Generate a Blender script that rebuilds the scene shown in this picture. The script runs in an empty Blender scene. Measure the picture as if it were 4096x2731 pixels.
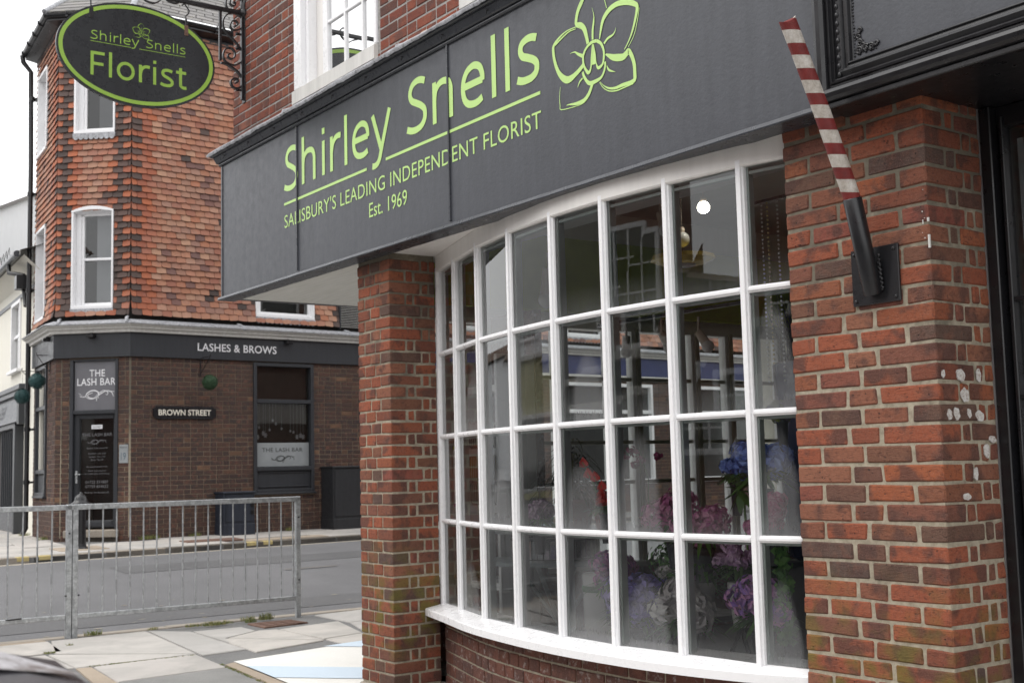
import bpy, bmesh, math, random
from mathutils import Vector, Matrix
random.seed(7)
S = bpy.context.scene
C = S.collection
PI = math.pi
# ------------------------------------------------------------------ camera
cam = bpy.data.cameras.new('camera'); camo = bpy.data.objects.new('camera', cam); C.objects.link(camo)
cam.lens = 4964.0 / 4096 * 36; cam.sensor_width = 36; cam.clip_end = 900; cam.clip_start = .05
YAW, PITCH, ROLL = -0.94800, 0.10110, 0.02490
CAMP = Vector((2.8139, -3.9588, 1.38))
fw = Vector((math.sin(YAW) * math.cos(PITCH), math.cos(YAW) * math.cos(PITCH), math.sin(PITCH)))
rt = Vector((math.cos(YAW), -math.sin(YAW), 0)); dn = fw.cross(rt)
r2 = rt * math.cos(ROLL) + dn * math.sin(ROLL); d2 = -rt * math.sin(ROLL) + dn * math.cos(ROLL)
m = Matrix((( r2.x, -d2.x, -fw.x), (r2.y, -d2.y, -fw.y), (r2.z, -d2.z, -fw.z)))
camo.matrix_world = Matrix.Translation(CAMP) @ m.to_4x4()
cam.dof.use_dof = True; cam.dof.focus_distance = 5.6; cam.dof.aperture_fstop = 6.5
S.camera = camo
# ------------------------------------------------------------------ world: bright overcast sky
SUN_EL, SUN_ROT = math.radians(52), math.radians(200)
w = bpy.data.worlds.new("World"); S.world = w; w.use_nodes = True
nt = w.node_tree; nt.nodes.clear()
wo = nt.nodes.new('ShaderNodeOutputWorld'); bg = nt.nodes.new('ShaderNodeBackground')
sk = nt.nodes.new('ShaderNodeTexSky'); sk.sky_type = 'NISHITA'; sk.sun_disc = False
sk.sun_elevation = SUN_EL; sk.sun_rotation = SUN_ROT
mx = nt.nodes.new('ShaderNodeMix'); mx.data_type = 'RGBA'; mx.inputs['Factor'].default_value = .9
tc = nt.nodes.new('ShaderNodeTexCoord'); ns = nt.nodes.new('ShaderNodeTexNoise'); ns.inputs['Scale'].default_value = 1.6
ns.inputs['Detail'].default_value = 3
cr = nt.nodes.new('ShaderNodeValToRGB')
cr.color_ramp.elements[0].color = (9.9, 9.85, 9.9, 1); cr.color_ramp.elements[0].position = .3
cr.color_ramp.elements[1].color = (11.9, 11.8, 11.7, 1); cr.color_ramp.elements[1].position = .7
nt.links.new(tc.outputs['Generated'], ns.inputs['Vector']); nt.links.new(ns.outputs['Fac'], cr.inputs['Fac'])
nt.links.new(sk.outputs[0], mx.inputs['A']); nt.links.new(cr.outputs[0], mx.inputs['B'])
nt.links.new(mx.outputs['Result'], bg.inputs[0]); bg.inputs[1].default_value = .12
nt.links.new(bg.outputs[0], wo.inputs[0])
sun = bpy.data.lights.new('sun', 'SUN'); sun.energy = 1.0; sun.angle = math.radians(40); sun.color = (1, .97, .93)
suno = bpy.data.objects.new('sun', sun); C.objects.link(suno)
# sun direction matches the sky: elevation 52 deg, in front of the shop and a little to the left
sd = Vector((math.sin(SUN_ROT) * math.cos(SUN_EL), math.cos(SUN_ROT) * math.cos(SUN_EL), math.sin(SUN_EL)))
suno.rotation_euler = sd.to_track_quat('Z', 'Y').to_euler()
S.view_settings.view_transform = 'Standard'; S.view_settings.look = 'None'
S.view_settings.exposure = 0.58; S.view_settings.gamma = 1; S.view_settings.use_curve_mapping = False
S.cycles.max_bounces = 8; S.cycles.transparent_max_bounces = 16
# ------------------------------------------------------------------ object helpers
def link(o, parent=None):
    C.objects.link(o)
    if parent is not None: o.parent = parent
    return o
def tag(o, label=None, cat=None, group=None, kind=None):
    if label: o['label'] = label
    if cat: o['category'] = cat
    if group: o['group'] = group
    if kind: o['kind'] = kind
    return o
def empty(name, loc=(0, 0, 0)):
    o = bpy.data.objects.new(name, None); o.empty_display_size = .1; o.location = loc
    return link(o)
def thing(name, label, cat, loc=(0, 0, 0), group=None):
    return tag(empty(name, loc), label, cat, group)
class Fr:
    """local frame: s along a wall, o outward, z up"""
    def __init__(s, P=(0, 0, 0), D=(1, 0), N=(0, -1)):
        s.P = Vector(P if len(P) == 3 else (P[0], P[1], 0)); s.D = Vector((D[0], D[1], 0)); s.N = Vector((N[0], N[1], 0))
    def __call__(f, s, o, z): return f.P + f.D * s + f.N * o + Vector((0, 0, z))
W0 = Fr()
W0.N = Vector((0, 1, 0))         # plain world axes
class MB:
    def __init__(s, fr=None): s.v = []; s.f = []; s.m = []; s.fr = fr or W0; s.sm = []
    def add(s, vs, fs, mi=0, smooth=False):
        n = len(s.v); s.v += [s.fr(*p) for p in vs]
        for f in fs: s.f.append([i + n for i in f]); s.m.append(mi); s.sm.append(smooth)
    def box(s, a, b, c, d, e, f, mi=0):
        s.add([(a, c, e), (b, c, e), (b, d, e), (a, d, e), (a, c, f), (b, c, f), (b, d, f), (a, d, f)],
              [(0, 3, 2, 1), (4, 5, 6, 7), (0, 1, 5, 4), (1, 2, 6, 5), (2, 3, 7, 6), (3, 0, 4, 7)], mi)
    def cbox(s, x0, x1, y0, y1, z0, z1, b=.004, j=0., mi=0):
        V = []; idx = {}
        X = (x0, x1); Y = (y0, y1); Z = (z0, z1)
        for i in (0, 1):
            for k in (0, 1):
                for l in (0, 1):
                    bx = b if i == 0 else -b; by = b if k == 0 else -b; bz = b if l == 0 else -b
                    r = lambda: random.uniform(-j, j)
                    jx, jy, jz = r(), r(), r()
                    for t, p in enumerate(((X[i], Y[k] + by, Z[l] + bz), (X[i] + bx, Y[k], Z[l] + bz), (X[i] + bx, Y[k] + by, Z[l]))):
                        idx[i, k, l, t] = len(V); V.append((p[0] + jx, p[1] + jy * .4, p[2] + jz))
        g = lambda i, k, l, t: idx[i, k, l, t]
        F = []
        for i in (0, 1): F.append((g(i, 0, 0, 0), g(i, 1, 0, 0), g(i, 1, 1, 0), g(i, 0, 1, 0)))
        for k in (0, 1): F.append((g(0, k, 0, 1), g(1, k, 0, 1), g(1, k, 1, 1), g(0, k, 1, 1)))
        for l in (0, 1): F.append((g(0, 0, l, 2), g(1, 0, l, 2), g(1, 1, l, 2), g(0, 1, l, 2)))
        for i in (0, 1):
            for k in (0, 1): F.append((g(i, k, 0, 0), g(i, k, 1, 0), g(i, k, 1, 1), g(i, k, 0, 1)))
        for i in (0, 1):
            for l in (0, 1): F.append((g(i, 0, l, 0), g(i, 1, l, 0), g(i, 1, l, 2), g(i, 0, l, 2)))
        for k in (0, 1):
            for l in (0, 1): F.append((g(0, k, l, 1), g(1, k, l, 1), g(1, k, l, 2), g(0, k, l, 2)))
        for i in (0, 1):
            for k in (0, 1):
                for l in (0, 1): F.append((g(i, k, l, 0), g(i, k, l, 1), g(i, k, l, 2)))
        s.add(V, F, mi)
    def quad(s, pts, mi=0): s.add(pts, [tuple(range(len(pts)))], mi)
    def prism(s, pts, axis_pts):
        """pts: polygon in local coordinates, axis_pts: offset vector"""
        n = len(pts); q = [tuple(a + b for a, b in zip(p, axis_pts)) for p in pts]
        s.add(list(pts) + q, [tuple(range(n)), tuple(range(2 * n - 1, n - 1, -1))] + [(i, (i + 1) % n, n + (i + 1) % n, n + i) for i in range(n)])
    def tube(s, pts, r, n=8, cap=True, mi=0, smooth=True):
        P = [Vector(p) for p in pts]; R = r if isinstance(r, (list, tuple)) else [r] * len(P)
        V = []; up = None
        for i, p in enumerate(P):
            t = (P[min(i + 1, len(P) - 1)] - P[max(i - 1, 0)]).normalized()
            if up is None: up = t.orthogonal().normalized()
            up = (up - t * up.dot(t)).normalized(); u2 = t.cross(up)
            for k in range(n):
                a = 2 * PI * k / n; V.append(tuple(p + (up * math.cos(a) + u2 * math.sin(a)) * R[i]))
        F = []
        for i in range(len(P) - 1):
            for k in range(n): F.append((i * n + k, i * n + (k + 1) % n, (i + 1) * n + (k + 1) % n, (i + 1) * n + k))
        s.add(V, F, mi, smooth)
        if cap: s.add(V[:n] + V[-n:], [tuple(range(n - 1, -1, -1)), tuple(range(n, 2 * n))], mi)
    def ribbon(s, pts, w, t, axis=(0, 1, 0)):
        """flat bar following pts, width w along axis, thickness t"""
        A = Vector(axis); P = [Vector(p) for p in pts]; V = []
        for i, p in enumerate(P):
            d = (P[min(i + 1, len(P) - 1)] - P[max(i - 1, 0)]).normalized(); n = d.cross(A).normalized()
            for a, b in ((-1, -1), (1, -1), (1, 1), (-1, 1)): V.append(tuple(p + A * (a * w / 2) + n * (b * t / 2)))
        F = [(3, 2, 1, 0), tuple(range(len(V) - 4, len(V)))]
        for i in range(len(P) - 1):
            for k in range(4): F.append((i * 4 + k, i * 4 + (k + 1) % 4, i * 4 + 4 + (k + 1) % 4, i * 4 + 4 + k))
        s.add(V, F)
    def lathe(s, c, prof, n=16, mi=0, smooth=True, sx=1, sy=1):
        V = []
        for r, z in prof:
            for k in range(n):
                a = 2 * PI * k / n; V.append((c[0] + r * math.cos(a) * sx, c[1] + r * math.sin(a) * sy, c[2] + z))
        F = []
        for i in range(len(prof) - 1):
            for k in range(n): F.append((i * n + k, i * n + (k + 1) % n, (i + 1) * n + (k + 1) % n, (i + 1) * n + k))
        s.add(V, F, mi, smooth)
        s.add(V[:n] + V[-n:], [tuple(range(n - 1, -1, -1)), tuple(range(n, 2 * n))], mi)
    def ball(s, c, r, n=10, m_=6, mi=0, jit=0, sz=1):
        V = [(c[0], c[1], c[2] - r * sz)]
        for i in range(1, m_):
            a = -PI / 2 + PI * i / m_
            for k in range(n):
                b = 2 * PI * k / n; q = r * (1 + random.uniform(-jit, jit)); V.append((c[0] + q * math.cos(a) * math.cos(b), c[1] + q * math.cos(a) * math.sin(b), c[2] + q * math.sin(a) * sz))
        V.append((c[0], c[1], c[2] + r * sz)); F = []; L = len(V) - 1
        for k in range(n):
            F.append((0, 1 + (k + 1) % n, 1 + k)); F.append((L, L - n + k, L - n + (k + 1) % n))
        for i in range(m_ - 2):
            for k in range(n):
                a = 1 + i * n; F.append((a + k, a + (k + 1) % n, a + n + (k + 1) % n, a + n + k))
        s.add(V, F, mi, True)
    def mesh(s, name, mats, origin=None, fix=True):
        me = bpy.data.meshes.new(name); o = origin or Vector((0, 0, 0))
        me.from_pydata([tuple(v - o) for v in s.v], [], s.f)
        for x in (mats if isinstance(mats, (list, tuple)) else [mats]): me.materials.append(x)
        me.polygons.foreach_set('material_index', s.m); me.polygons.foreach_set('use_smooth', s.sm)
        if fix:
            bm = bmesh.new(); bm.from_mesh(me); bmesh.ops.recalc_face_normals(bm, faces=bm.faces); bm.to_mesh(me); bm.free()
        me.update(); return me
    def build(s, name, mats, parent=None, kind=None, label=None, fix=True):
        me = s.mesh(name, mats, fix=fix); o = link(bpy.data.objects.new(name, me), parent)
        if parent is not None and parent.location.length > 0: o.matrix_parent_inverse = Matrix.Translation(-parent.location)
        if kind: o['kind'] = kind
        if label: o['label'] = label
        return o
def single(name, mb, mats, label, cat, group=None): return tag(mb.build(name, mats), label, cat, group)
# ------------------------------------------------------------------ text (builtin font, turned into flat meshes)
def text_mesh(body, spacing=1.0, bold=0.):
    c = bpy.data.curves.new('lettering', 'FONT'); c.body = body; c.space_character = spacing; c.resolution_u = 4; c.offset = bold
    o = bpy.data.objects.new('lettering', c); C.objects.link(o)
    dg = bpy.context.evaluated_depsgraph_get(); me = bpy.data.meshes.new_from_object(o.evaluated_get(dg))
    bpy.data.objects.remove(o); bpy.data.curves.remove(c)
    return me
def text(name, body, fr, s0, s1, z0, z1, off, mat, parent, spacing=1.0, bold=0., label=None, skew=0):
    me = text_mesh(body, spacing, bold); xs = [v.co.x for v in me.vertices]; ys = [v.co.y for v in me.vertices]
    a, b, c, d = min(xs), max(xs), min(ys), max(ys)
    for v in me.vertices:
        s_ = s0 + (v.co.x - a) / (b - a) * (s1 - s0); z_ = z0 + (v.co.y - c) / (d - c) * (z1 - z0)
        v.co = fr(s_, off, z_ + skew * (s_ - s0))
    me.materials.clear(); me.materials.append(mat); me.name = name; me.update()
    o = link(bpy.data.objects.new(name, me), parent)
    if parent is not None and parent.location.length > 0: o.matrix_parent_inverse = Matrix.Translation(-parent.location)
    if label: o['label'] = label
    return o
GL = {
 'S': (.77, [[(.64, .885), (.52, .935), (.38, .945), (.24, .89), (.175, .75), (.23, .62), (.38, .535), (.53, .45), (.625, .35), (.625, .2), (.53, .09), (.38, .05), (.22, .06), (.07, .115)]]),
 'h': (.86, [[(.155, 0), (.155, 1.065)], [(.155, .40), (.19, .58), (.30, .685), (.44, .705), (.57, .66), (.635, .54), (.64, .40), (.64, 0)]]),
 'n': (.86, [[(.155, 0), (.155, .755)], [(.155, .40), (.19, .58), (.30, .685), (.44, .705), (.57, .66), (.635, .54), (.64, .40), (.64, 0)]]),
 'i': (.35, [[(.17, 0), (.17, .755)], [(.17, .90), (.17, 1.035)]]),
 'l': (.35, [[(.17, 0), (.17, 1.065)]]),
 'r': (.56, [[(.155, 0), (.155, .755)], [(.155, .38), (.20, .56), (.30, .675), (.41, .71), (.53, .70)]]),
 'e': (.79, [[(.13, .405), (.66, .405)], [(.66, .385), (.655, .50), (.60, .63), (.50, .695), (.39, .71), (.25, .66), (.155, .54), (.125, .375), (.16, .20), (.26, .09), (.41, .05), (.54, .06), (.65, .105)]]),
 'y': (.71, [[(.05, .76), (.34, .03)], [(.655, .76), (.36, .02), (.29, -.16), (.21, -.255), (.11, -.285), (.02, -.275)]]),
 's': (.66, [[(.54, .665), (.44, .70), (.32, .71), (.19, .665), (.15, .56), (.20, .46), (.33, .395), (.46, .325), (.535, .24), (.52, .12), (.42, .055), (.29, .045), (.17, .06), (.06, .105)]]),
 'F': (.71, [[(.17, 0), (.17, 1.0)], [(.17, .94), (.65, .94)], [(.17, .49), (.61, .49)]]),
 'o': (.85, [[(.425 + .295 * math.cos(a), .375 + .33 * math.sin(a)) for a in [2 * PI * k / 12 for k in range(13)]]]),
 't': (.50, [[(.225, .90), (.225, .22), (.25, .11), (.34, .055), (.47, .06)], [(.04, .705), (.46, .705)]]),
}
def strokes_text(word, fr, s0, s1, zbase, cap, off, mat, parent, w=.118):
    """humanist sans lettering drawn as even strokes; s0..s1 is the inked width"""
    adv = 0; items = []
    for ch in word: items.append((ch, adv)); adv += GL[ch][0]
    l = .07; rr = adv - .07; k = (s1 - s0) / (rr - l); b = MB(fr); q = 0
    for ch, a in items:
        for st in GL[ch][1]:
            P = [(s0 + (a + x - l) * k, zbase + y * cap) for x, y in st]
            if len(P) > 2: P = catmull2(P, 6)
            V = []; q += 1; o = off + .00015 * (q % 4); hw = w * cap / 2
            for i, p in enumerate(P):
                A = P[max(i - 1, 0)]; B = P[min(i + 1, len(P) - 1)]; dx, dz = B[0] - A[0], B[1] - A[1]; L = math.hypot(dx, dz) or 1
                V += [(p[0] - dz / L * hw, o, p[1] + dx / L * hw), (p[0] + dz / L * hw, o, p[1] - dx / L * hw)]
            b.add(V, [(2 * i, 2 * i + 1, 2 * i + 3, 2 * i + 2) for i in range(len(P) - 1)])
    return b.build('lettering', mat, parent, fix=False)
def catmull2(P, k):
    out = []
    for i in range(len(P) - 1):
        p0, p1, p2, p3 = P[max(i - 1, 0)], P[i], P[i + 1], P[min(i + 2, len(P) - 1)]
        for j in range(k):
            t = j / k; out.append(tuple(.5 * ((2 * b) + (c - a) * t + (2 * a - 5 * b + 4 * c - d) * t * t + (-a + 3 * b - 3 * c + d) * t ** 3) for a, b, c, d in zip(p0, p1, p2, p3)))
    out.append(tuple(P[-1])); return out
# ------------------------------------------------------------------ materials
def hexl(r, g, b): return (r, g, b, 1)
class Mat:
    def __init__(s, name):
        s.m = bpy.data.materials.new(name); s.m.use_nodes = True; s.nt = s.m.node_tree
        s.b = s.nt.nodes['Principled BSDF']; s.out = s.nt.nodes['Material Output']
    def n(s, t, **k):
        x = s.nt.nodes.new('ShaderNode' + t)
        for a, v in k.items(): setattr(x, a, v)
        return x
    def l(s, a, b): s.nt.links.new(a, b)
    def coord(s, kind='Object', scale=None):
        t = s.n('TexCoord').outputs[kind]
        if kind == 'World': pass
        if scale:
            mp = s.n('Mapping'); mp.inputs['Scale'].default_value = scale; s.l(t, mp.inputs['Vector']); return mp.outputs[0]
        return t
    def pos(s, scale=None):
        t = s.n('NewGeometry').outputs['Position']
        if scale:
            mp = s.n('Mapping'); mp.inputs['Scale'].default_value = scale; s.l(t, mp.inputs['Vector']); return mp.outputs[0]
        return t
    def noise(s, scale, detail=4, rough=.55, vec=None, dist=0):
        x = s.n('TexNoise'); x.inputs['Scale'].default_value = scale; x.inputs['Detail'].default_value = detail
        x.inputs['Roughness'].default_value = rough; x.inputs['Distortion'].default_value = dist
        s.l(vec if vec is not None else s.pos(), x.inputs['Vector']); return x.outputs['Fac']
    def ramp(s, fac, stops, interp='LINEAR'):
        r = s.n('ValToRGB'); e = r.color_ramp.elements; r.color_ramp.interpolation = interp
        while len(e) < len(stops): e.new(.5)
        for i, (p, c) in enumerate(stops):
            e[i].position = p; e[i].color = (c, c, c, 1) if isinstance(c, (int, float)) else (*c, 1)
        s.l(fac, r.inputs['Fac']); return r.outputs['Color']
    def mix(s, fac, a, b, mode='MIX'):
        x = s.n('Mix', data_type='RGBA', blend_type=mode)
        for k, v in (('Factor', fac), ('A', a), ('B', b)):
            i = x.inputs[k] if k != 'Factor' else x.inputs[0]
            if k == 'A': i = x.inputs[6]
            if k == 'B': i = x.inputs[7]
            if isinstance(v, (int, float)): i.default_value = v if k == 'Factor' else (v, v, v, 1)
            elif isinstance(v, tuple): i.default_value = (*v, 1)
            else: s.l(v, i)
        return x.outputs[2]
    def math(s, op, a, b=0.):
        x = s.n('Math', operation=op)
        for i, v in enumerate((a, b)):
            if isinstance(v, (int, float)): x.inputs[i].default_value = v
            else: s.l(v, x.inputs[i])
        return x.outputs[0]
    def rnd(s):
        """one random number per piece, whether it is an object of its own or an island of a joined mesh"""
        a = s.n('ObjectInfo').outputs['Random']; b = s.n('NewGeometry').outputs['Random Per Island']
        return s.math('FRACT', s.math('ADD', s.math('MULTIPLY', a, 7.13), b))
    def bump(s, h, strength=.3, dist=.01):
        x = s.n('Bump'); x.inputs['Strength'].default_value = strength; x.inputs['Distance'].default_value = dist
        s.l(h, x.inputs['Height']); s.l(x.outputs[0], s.b.inputs['Normal']); return x
    def col(s, c):
        i = s.b.inputs['Base Color']
        if isinstance(c, tuple): i.default_value = (*c, 1)
        else: s.l(c, i)
        return s
    def rough(s, r):
        i = s.b.inputs['Roughness']
        if isinstance(r, (int, float)): i.default_value = r
        else: s.l(r, i)
        return s
def simple(name, c, r=.5, metal=0., var=.12, vs=6., bump=0., bs=40., spec=None):
    M = Mat(name); n = M.noise(vs, 5)
    lo = tuple(x * (1 - var) for x in c); hi = tuple(min(1, x * (1 + var)) for x in c)
    M.col(M.ramp(n, [(.3, lo), (.7, hi)])); M.rough(r); M.b.inputs['Metallic'].default_value = metal
    if spec is not None: M.b.inputs['Specular IOR Level'].default_value = spec
    if bump: M.bump(M.noise(bs, 6), bump, .004)
    return M.m
def brick_mat(name, stops, dark=.5, moss=None, bump=.6, white=.0, sc=1.):
    M = Mat(name); r = M.rnd(); base = M.ramp(r, stops)
    mp = M.n('VectorMath', operation='ADD'); M.l(M.pos(), mp.inputs[0]); cb = M.n('CombineXYZ'); M.l(M.math('MULTIPLY', r, 37.), cb.inputs[0]); M.l(M.math('MULTIPLY', r, 91.), cb.inputs[2]); M.l(cb.outputs[0], mp.inputs[1]); pv = mp.outputs[0]
    # smoky dark patches, sandy bloom and lime specks inside each brick
    n1 = M.noise(7.5 * sc, 3, .55, vec=pv); n2 = M.noise(42, 5, .7); n3 = M.noise(230, 3, .65); n4 = M.noise(13 * sc, 4, .6, vec=pv)
    base = M.mix(M.math('MULTIPLY', M.ramp(n1, [(.50, 0.), (.60, 1.)]), dark), base, (.088, .05, .044))
    base = M.mix(M.ramp(n4, [(.52, 0.), (.72, .5)]), base, (.26, .115, .075))
    base = M.mix(M.ramp(n2, [(.30, .55), (.5, 0.)]), base, (.10, .04, .03))
    base = M.mix(M.ramp(n3, [(.3, .4), (.48, 0.), (.68, .0), (.8, .3)]), base, (.34, .2, .15))
    vo = M.n('TexVoronoi'); vo.inputs['Scale'].default_value = 48; M.l(M.pos(), vo.inputs['Vector'])
    pits = M.ramp(vo.outputs['Distance'], [(.10, 1.), (.2, 0.)])
    sel = M.ramp(M.noise(11, 2, vec=pv), [(.54, 0.), (.6, 1.)])
    base = M.mix(M.math('MULTIPLY', pits, M.math('MULTIPLY', sel, .8)), base, (.035, .033, .036))
    if moss:
        gz = M.n('SeparateXYZ'); M.l(M.pos(), gz.inputs[0])
        mr = M.n('MapRange'); mr.inputs[1].default_value = moss[0]; mr.inputs[2].default_value = moss[1]; M.l(gz.outputs['Z'], mr.inputs[0])
        mr2 = M.n('MapRange'); mr2.inputs[1].default_value = moss[3]; mr2.inputs[2].default_value = moss[2]; M.l(gz.outputs['Z'], mr2.inputs[0])
        mk = M.math('MULTIPLY', M.math('MULTIPLY', mr.outputs[0], mr2.outputs[0]), M.ramp(M.noise(6.5, 3), [(.47, 0.), (.62, .8)]))
        base = M.mix(mk, base, (.17, .15, .035))
    if white:
        base = M.mix(M.math('MULTIPLY', M.ramp(M.noise(22, 5, .7), [(.56, 0.), (.68, 1.)]), white), base, (.5, .48, .46))
    crease = M.noise(24, 6, .75, vec=M.pos((1, 1, 2.6)), dist=1.8)
    base = M.mix(M.ramp(crease, [(.36, .75), (.43, 0.), (.62, 0.), (.72, .18)]), base, (.07, .035, .03))
    M.col(base); M.rough(.88); M.b.inputs['Specular IOR Level'].default_value = .25
    h = M.math('ADD', M.math('MULTIPLY', crease, 1.3), M.math('MULTIPLY', n3, .35))
    h = M.math('SUBTRACT', h, M.math('MULTIPLY', M.math('MULTIPLY', pits, sel), .8))
    M.bump(h, bump, .009)
    return M.m
RED = [(0., (0.291, 0.088, 0.050)), (.15, (0.354, 0.104, 0.055)), (.3, (0.229, 0.076, 0.047)), (.42, (0.302, 0.128, 0.078)), (.54, (0.208, 0.073, 0.047)), (.64, (0.374, 0.115, 0.053)), (.74, (0.187, 0.092, 0.061)), (.84, (0.281, 0.085, 0.061)), (.92, (0.146, 0.085, 0.062)), (1., (0.104, 0.073, 0.064))]
M_BR = brick_mat('red_pier_brick', RED, .75, moss=(.15, .35, .55, 1.0), bump=.9)
M_BR2 = brick_mat('upper_wall_brick', [(0., (.22, .06, .036)), (.3, (.27, .075, .042)), (.5, (.15, .05, .037)), (.7, (.2, .052, .033)), (.85, (.1, .048, .04)), (1., (.25, .085, .05))], .65)
M_BR3 = brick_mat('riser_brick', [(0., (.14, .058, .042)), (.4, (.17, .07, .052)), (.7, (.09, .05, .044)), (1., (.19, .07, .05))], .6, white=.5)
M_BRD = brick_mat('dark_brick', [(0., (0.049, 0.040, 0.037)), (.14, (0.076, 0.048, 0.041)), (.28, (0.038, 0.035, 0.037)), (.42, (0.063, 0.046, 0.040)), (.54, (0.045, 0.040, 0.039)), (.68, (0.085, 0.051, 0.040)), (.78, (0.035, 0.033, 0.034)), (.88, (0.059, 0.047, 0.042)), (.96, (0.121, 0.074, 0.050)), (1., (0.179, 0.110, 0.069))], .4, bump=.4)
def mortar_mat(name, a, b, grime_shade=.5):
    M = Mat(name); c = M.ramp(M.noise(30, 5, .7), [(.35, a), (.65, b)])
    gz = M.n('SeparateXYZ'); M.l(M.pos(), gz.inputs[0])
    mr = M.n('MapRange'); mr.inputs[1].default_value = 1.5; mr.inputs[2].default_value = 2.6; M.l(gz.outputs['Z'], mr.inputs[0])  # height mask: paints the shade near the pier tops in with the patchy grime
    k = M.math('MULTIPLY', M.ramp(M.math('ADD', M.noise(4.5, 5, .7), M.math('MULTIPLY', mr.outputs[0], .35)), [(.56, 0.), (.8, 1.)]), grime_shade)
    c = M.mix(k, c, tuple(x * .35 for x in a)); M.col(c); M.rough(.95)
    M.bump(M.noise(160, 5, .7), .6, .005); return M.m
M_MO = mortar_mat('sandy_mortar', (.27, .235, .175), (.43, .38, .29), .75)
M_MOD = mortar_mat('brown_mortar', (.17, .13, .095), (.27, .21, .155), .4)
M_MOG = mortar_mat('grey_upper_mortar', (.26, .25, .235), (.46, .44, .42), .15)
def paint_mat(name, c, rough=.35, streak=.15, bump=.15, dirt=(.25, .22, .16), speck=0.):
    M = Mat(name); n = M.noise(3, 5, .6, vec=M.pos((6, 6, .7))); n2 = M.noise(16, 6, .7)
    b = M.ramp(n, [(.3, tuple(x * (1 - streak) for x in c)), (.7, tuple(min(.9, x * (1 + streak * .7)) for x in c))])
    b = M.mix(M.ramp(n2, [(.62, 0.), (.78, .25)]), b, dirt)
    if speck:
        b = M.mix(M.ramp(M.noise(230, 2, .5), [(.66, 0.), (.73, speck)]), b, (.03, .03, .03))
    M.col(b); M.rough(M.ramp(n2, [(.3, rough * .8), (.7, min(1, rough * 1.3))])); M.bump(M.noise(55, 5, .6), bump, .003); return M.m
M_FAS = paint_mat('slate_grey_paint', (.062, .066, .077), .36, .13, .3, (.11, .115, .125), .45)
M_FAS2 = paint_mat('slate_grey_trim', (.048, .052, .061), .28, .2, .12, (.1, .1, .11))
M_BLK = paint_mat('black_gloss_paint', (.012, .012, .014), .3, .25, .1, (.03, .03, .03))
M_SGN = paint_mat('dark_sign_face', (.019, .022, .026), .28, .2, .05, (.035, .04, .045))
M_WHT = paint_mat('white_gloss_paint', (.84, .84, .85), .28, .006, .015, (.80, .79, .775))
M_WHS = paint_mat('white_soffit_paint', (.78, .76, .73), .5, .05, .1, (.6, .52, .42))
M_WHD = paint_mat('weathered_white_paint', (.62, .61, .58), .6, .12, .3, (.3, .28, .22), .4)
M_GRN = simple('lime_vinyl', (.50, .74, .24), .4, var=.05, vs=2)
M_GRS = simple('green_sign_paint', (.31, .51, .075), .35, var=.06)
M_DKS = paint_mat('charcoal_shopfront_paint', (.035, .038, .044), .4, .15, .1, (.06, .06, .065))
M_GRY = simple('mid_grey_vinyl', (.16, .16, .175), .35, var=.06)
M_WTX = simple('white_vinyl', (.8, .8, .82), .4, var=.03)
M_STX = simple('faint_vinyl', (.17, .17, .18), .5, var=.05)
M_DTX = simple('dark_vinyl', (.045, .05, .05), .5)
M_GLV = Mat('galvanised_steel')
_n = M_GLV.noise(18, 4, .6); _v = M_GLV.n('TexVoronoi'); _v.inputs['Scale'].default_value = 60; M_GLV.l(M_GLV.pos(), _v.inputs['Vector'])
M_GLV.col(M_GLV.mix(M_GLV.ramp(_n, [(.45, 0.), (.6, .8)]), M_GLV.ramp(_v.outputs['Distance'], [(.2, (.42, .44, .45)), (.8, (.54, .56, .57))]), (.30, .31, .32)))
M_GLV.b.inputs['Metallic'].default_value = .55; M_GLV.rough(.48); M_GLV = M_GLV.m
M_LEAD = Mat('weathered_lead')
_n = M_LEAD.noise(14, 6, .75)
M_LEAD.col(M_LEAD.mix(M_LEAD.ramp(M_LEAD.noise(40, 4), [(.55, 0.), (.66, .8)]), M_LEAD.ramp(_n, [(.3, (.22, .225, .24)), (.7, (.52, .53, .56))]), (.1, .1, .1)))
M_LEAD.rough(.55); M_LEAD.bump(_n, .6, .01); M_LEAD = M_LEAD.m
def tile_mat(name, stops, g):
    M = Mat(name); r = M.rnd(); c = M.ramp(r, stops)
    c = M.mix(M.ramp(M.noise(7, 4, .6), [(.5, 0.), (.75, .55)]), c, g)
    c = M.mix(M.ramp(M.noise(50, 4, .7), [(.3, .3), (.5, 0.)]), c, (.12, .06, .045))
    c = M.mix(M.ramp(M.noise(28, 5, .8), [(.64, 0.), (.75, .4)]), c, (.42, .38, .3))
    M.col(c); M.rough(.85); M.bump(M.noise(35, 5), .4, .006); return M.m
M_TIL = tile_mat('clay_tile', [(0., (0.356, 0.155, 0.092)), (.12, (0.411, 0.201, 0.126)), (.24, (0.293, 0.117, 0.079)), (.36, (0.410, 0.193, 0.126)), (.46, (0.323, 0.172, 0.122)), (.56, (0.449, 0.257, 0.169)), (.66, (0.321, 0.149, 0.108)), (.76, (0.417, 0.170, 0.095)), (.86, (0.449, 0.257, 0.181)), (.94, (0.197, 0.101, 0.084)), (1., (0.153, 0.086, 0.077))], (0.271, 0.170, 0.137))
M_TLD = tile_mat('dark_clay_tile', [(0., (.055, .042, .038)), (.5, (.085, .062, .055)), (1., (.11, .07, .06))], (.13, .085, .07))
M_TLR = tile_mat('red_clay_tile', [(0., (.3, .1, .06)), (.5, (.42, .13, .06)), (1., (.36, .15, .1))], (.26, .13, .1))
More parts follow.
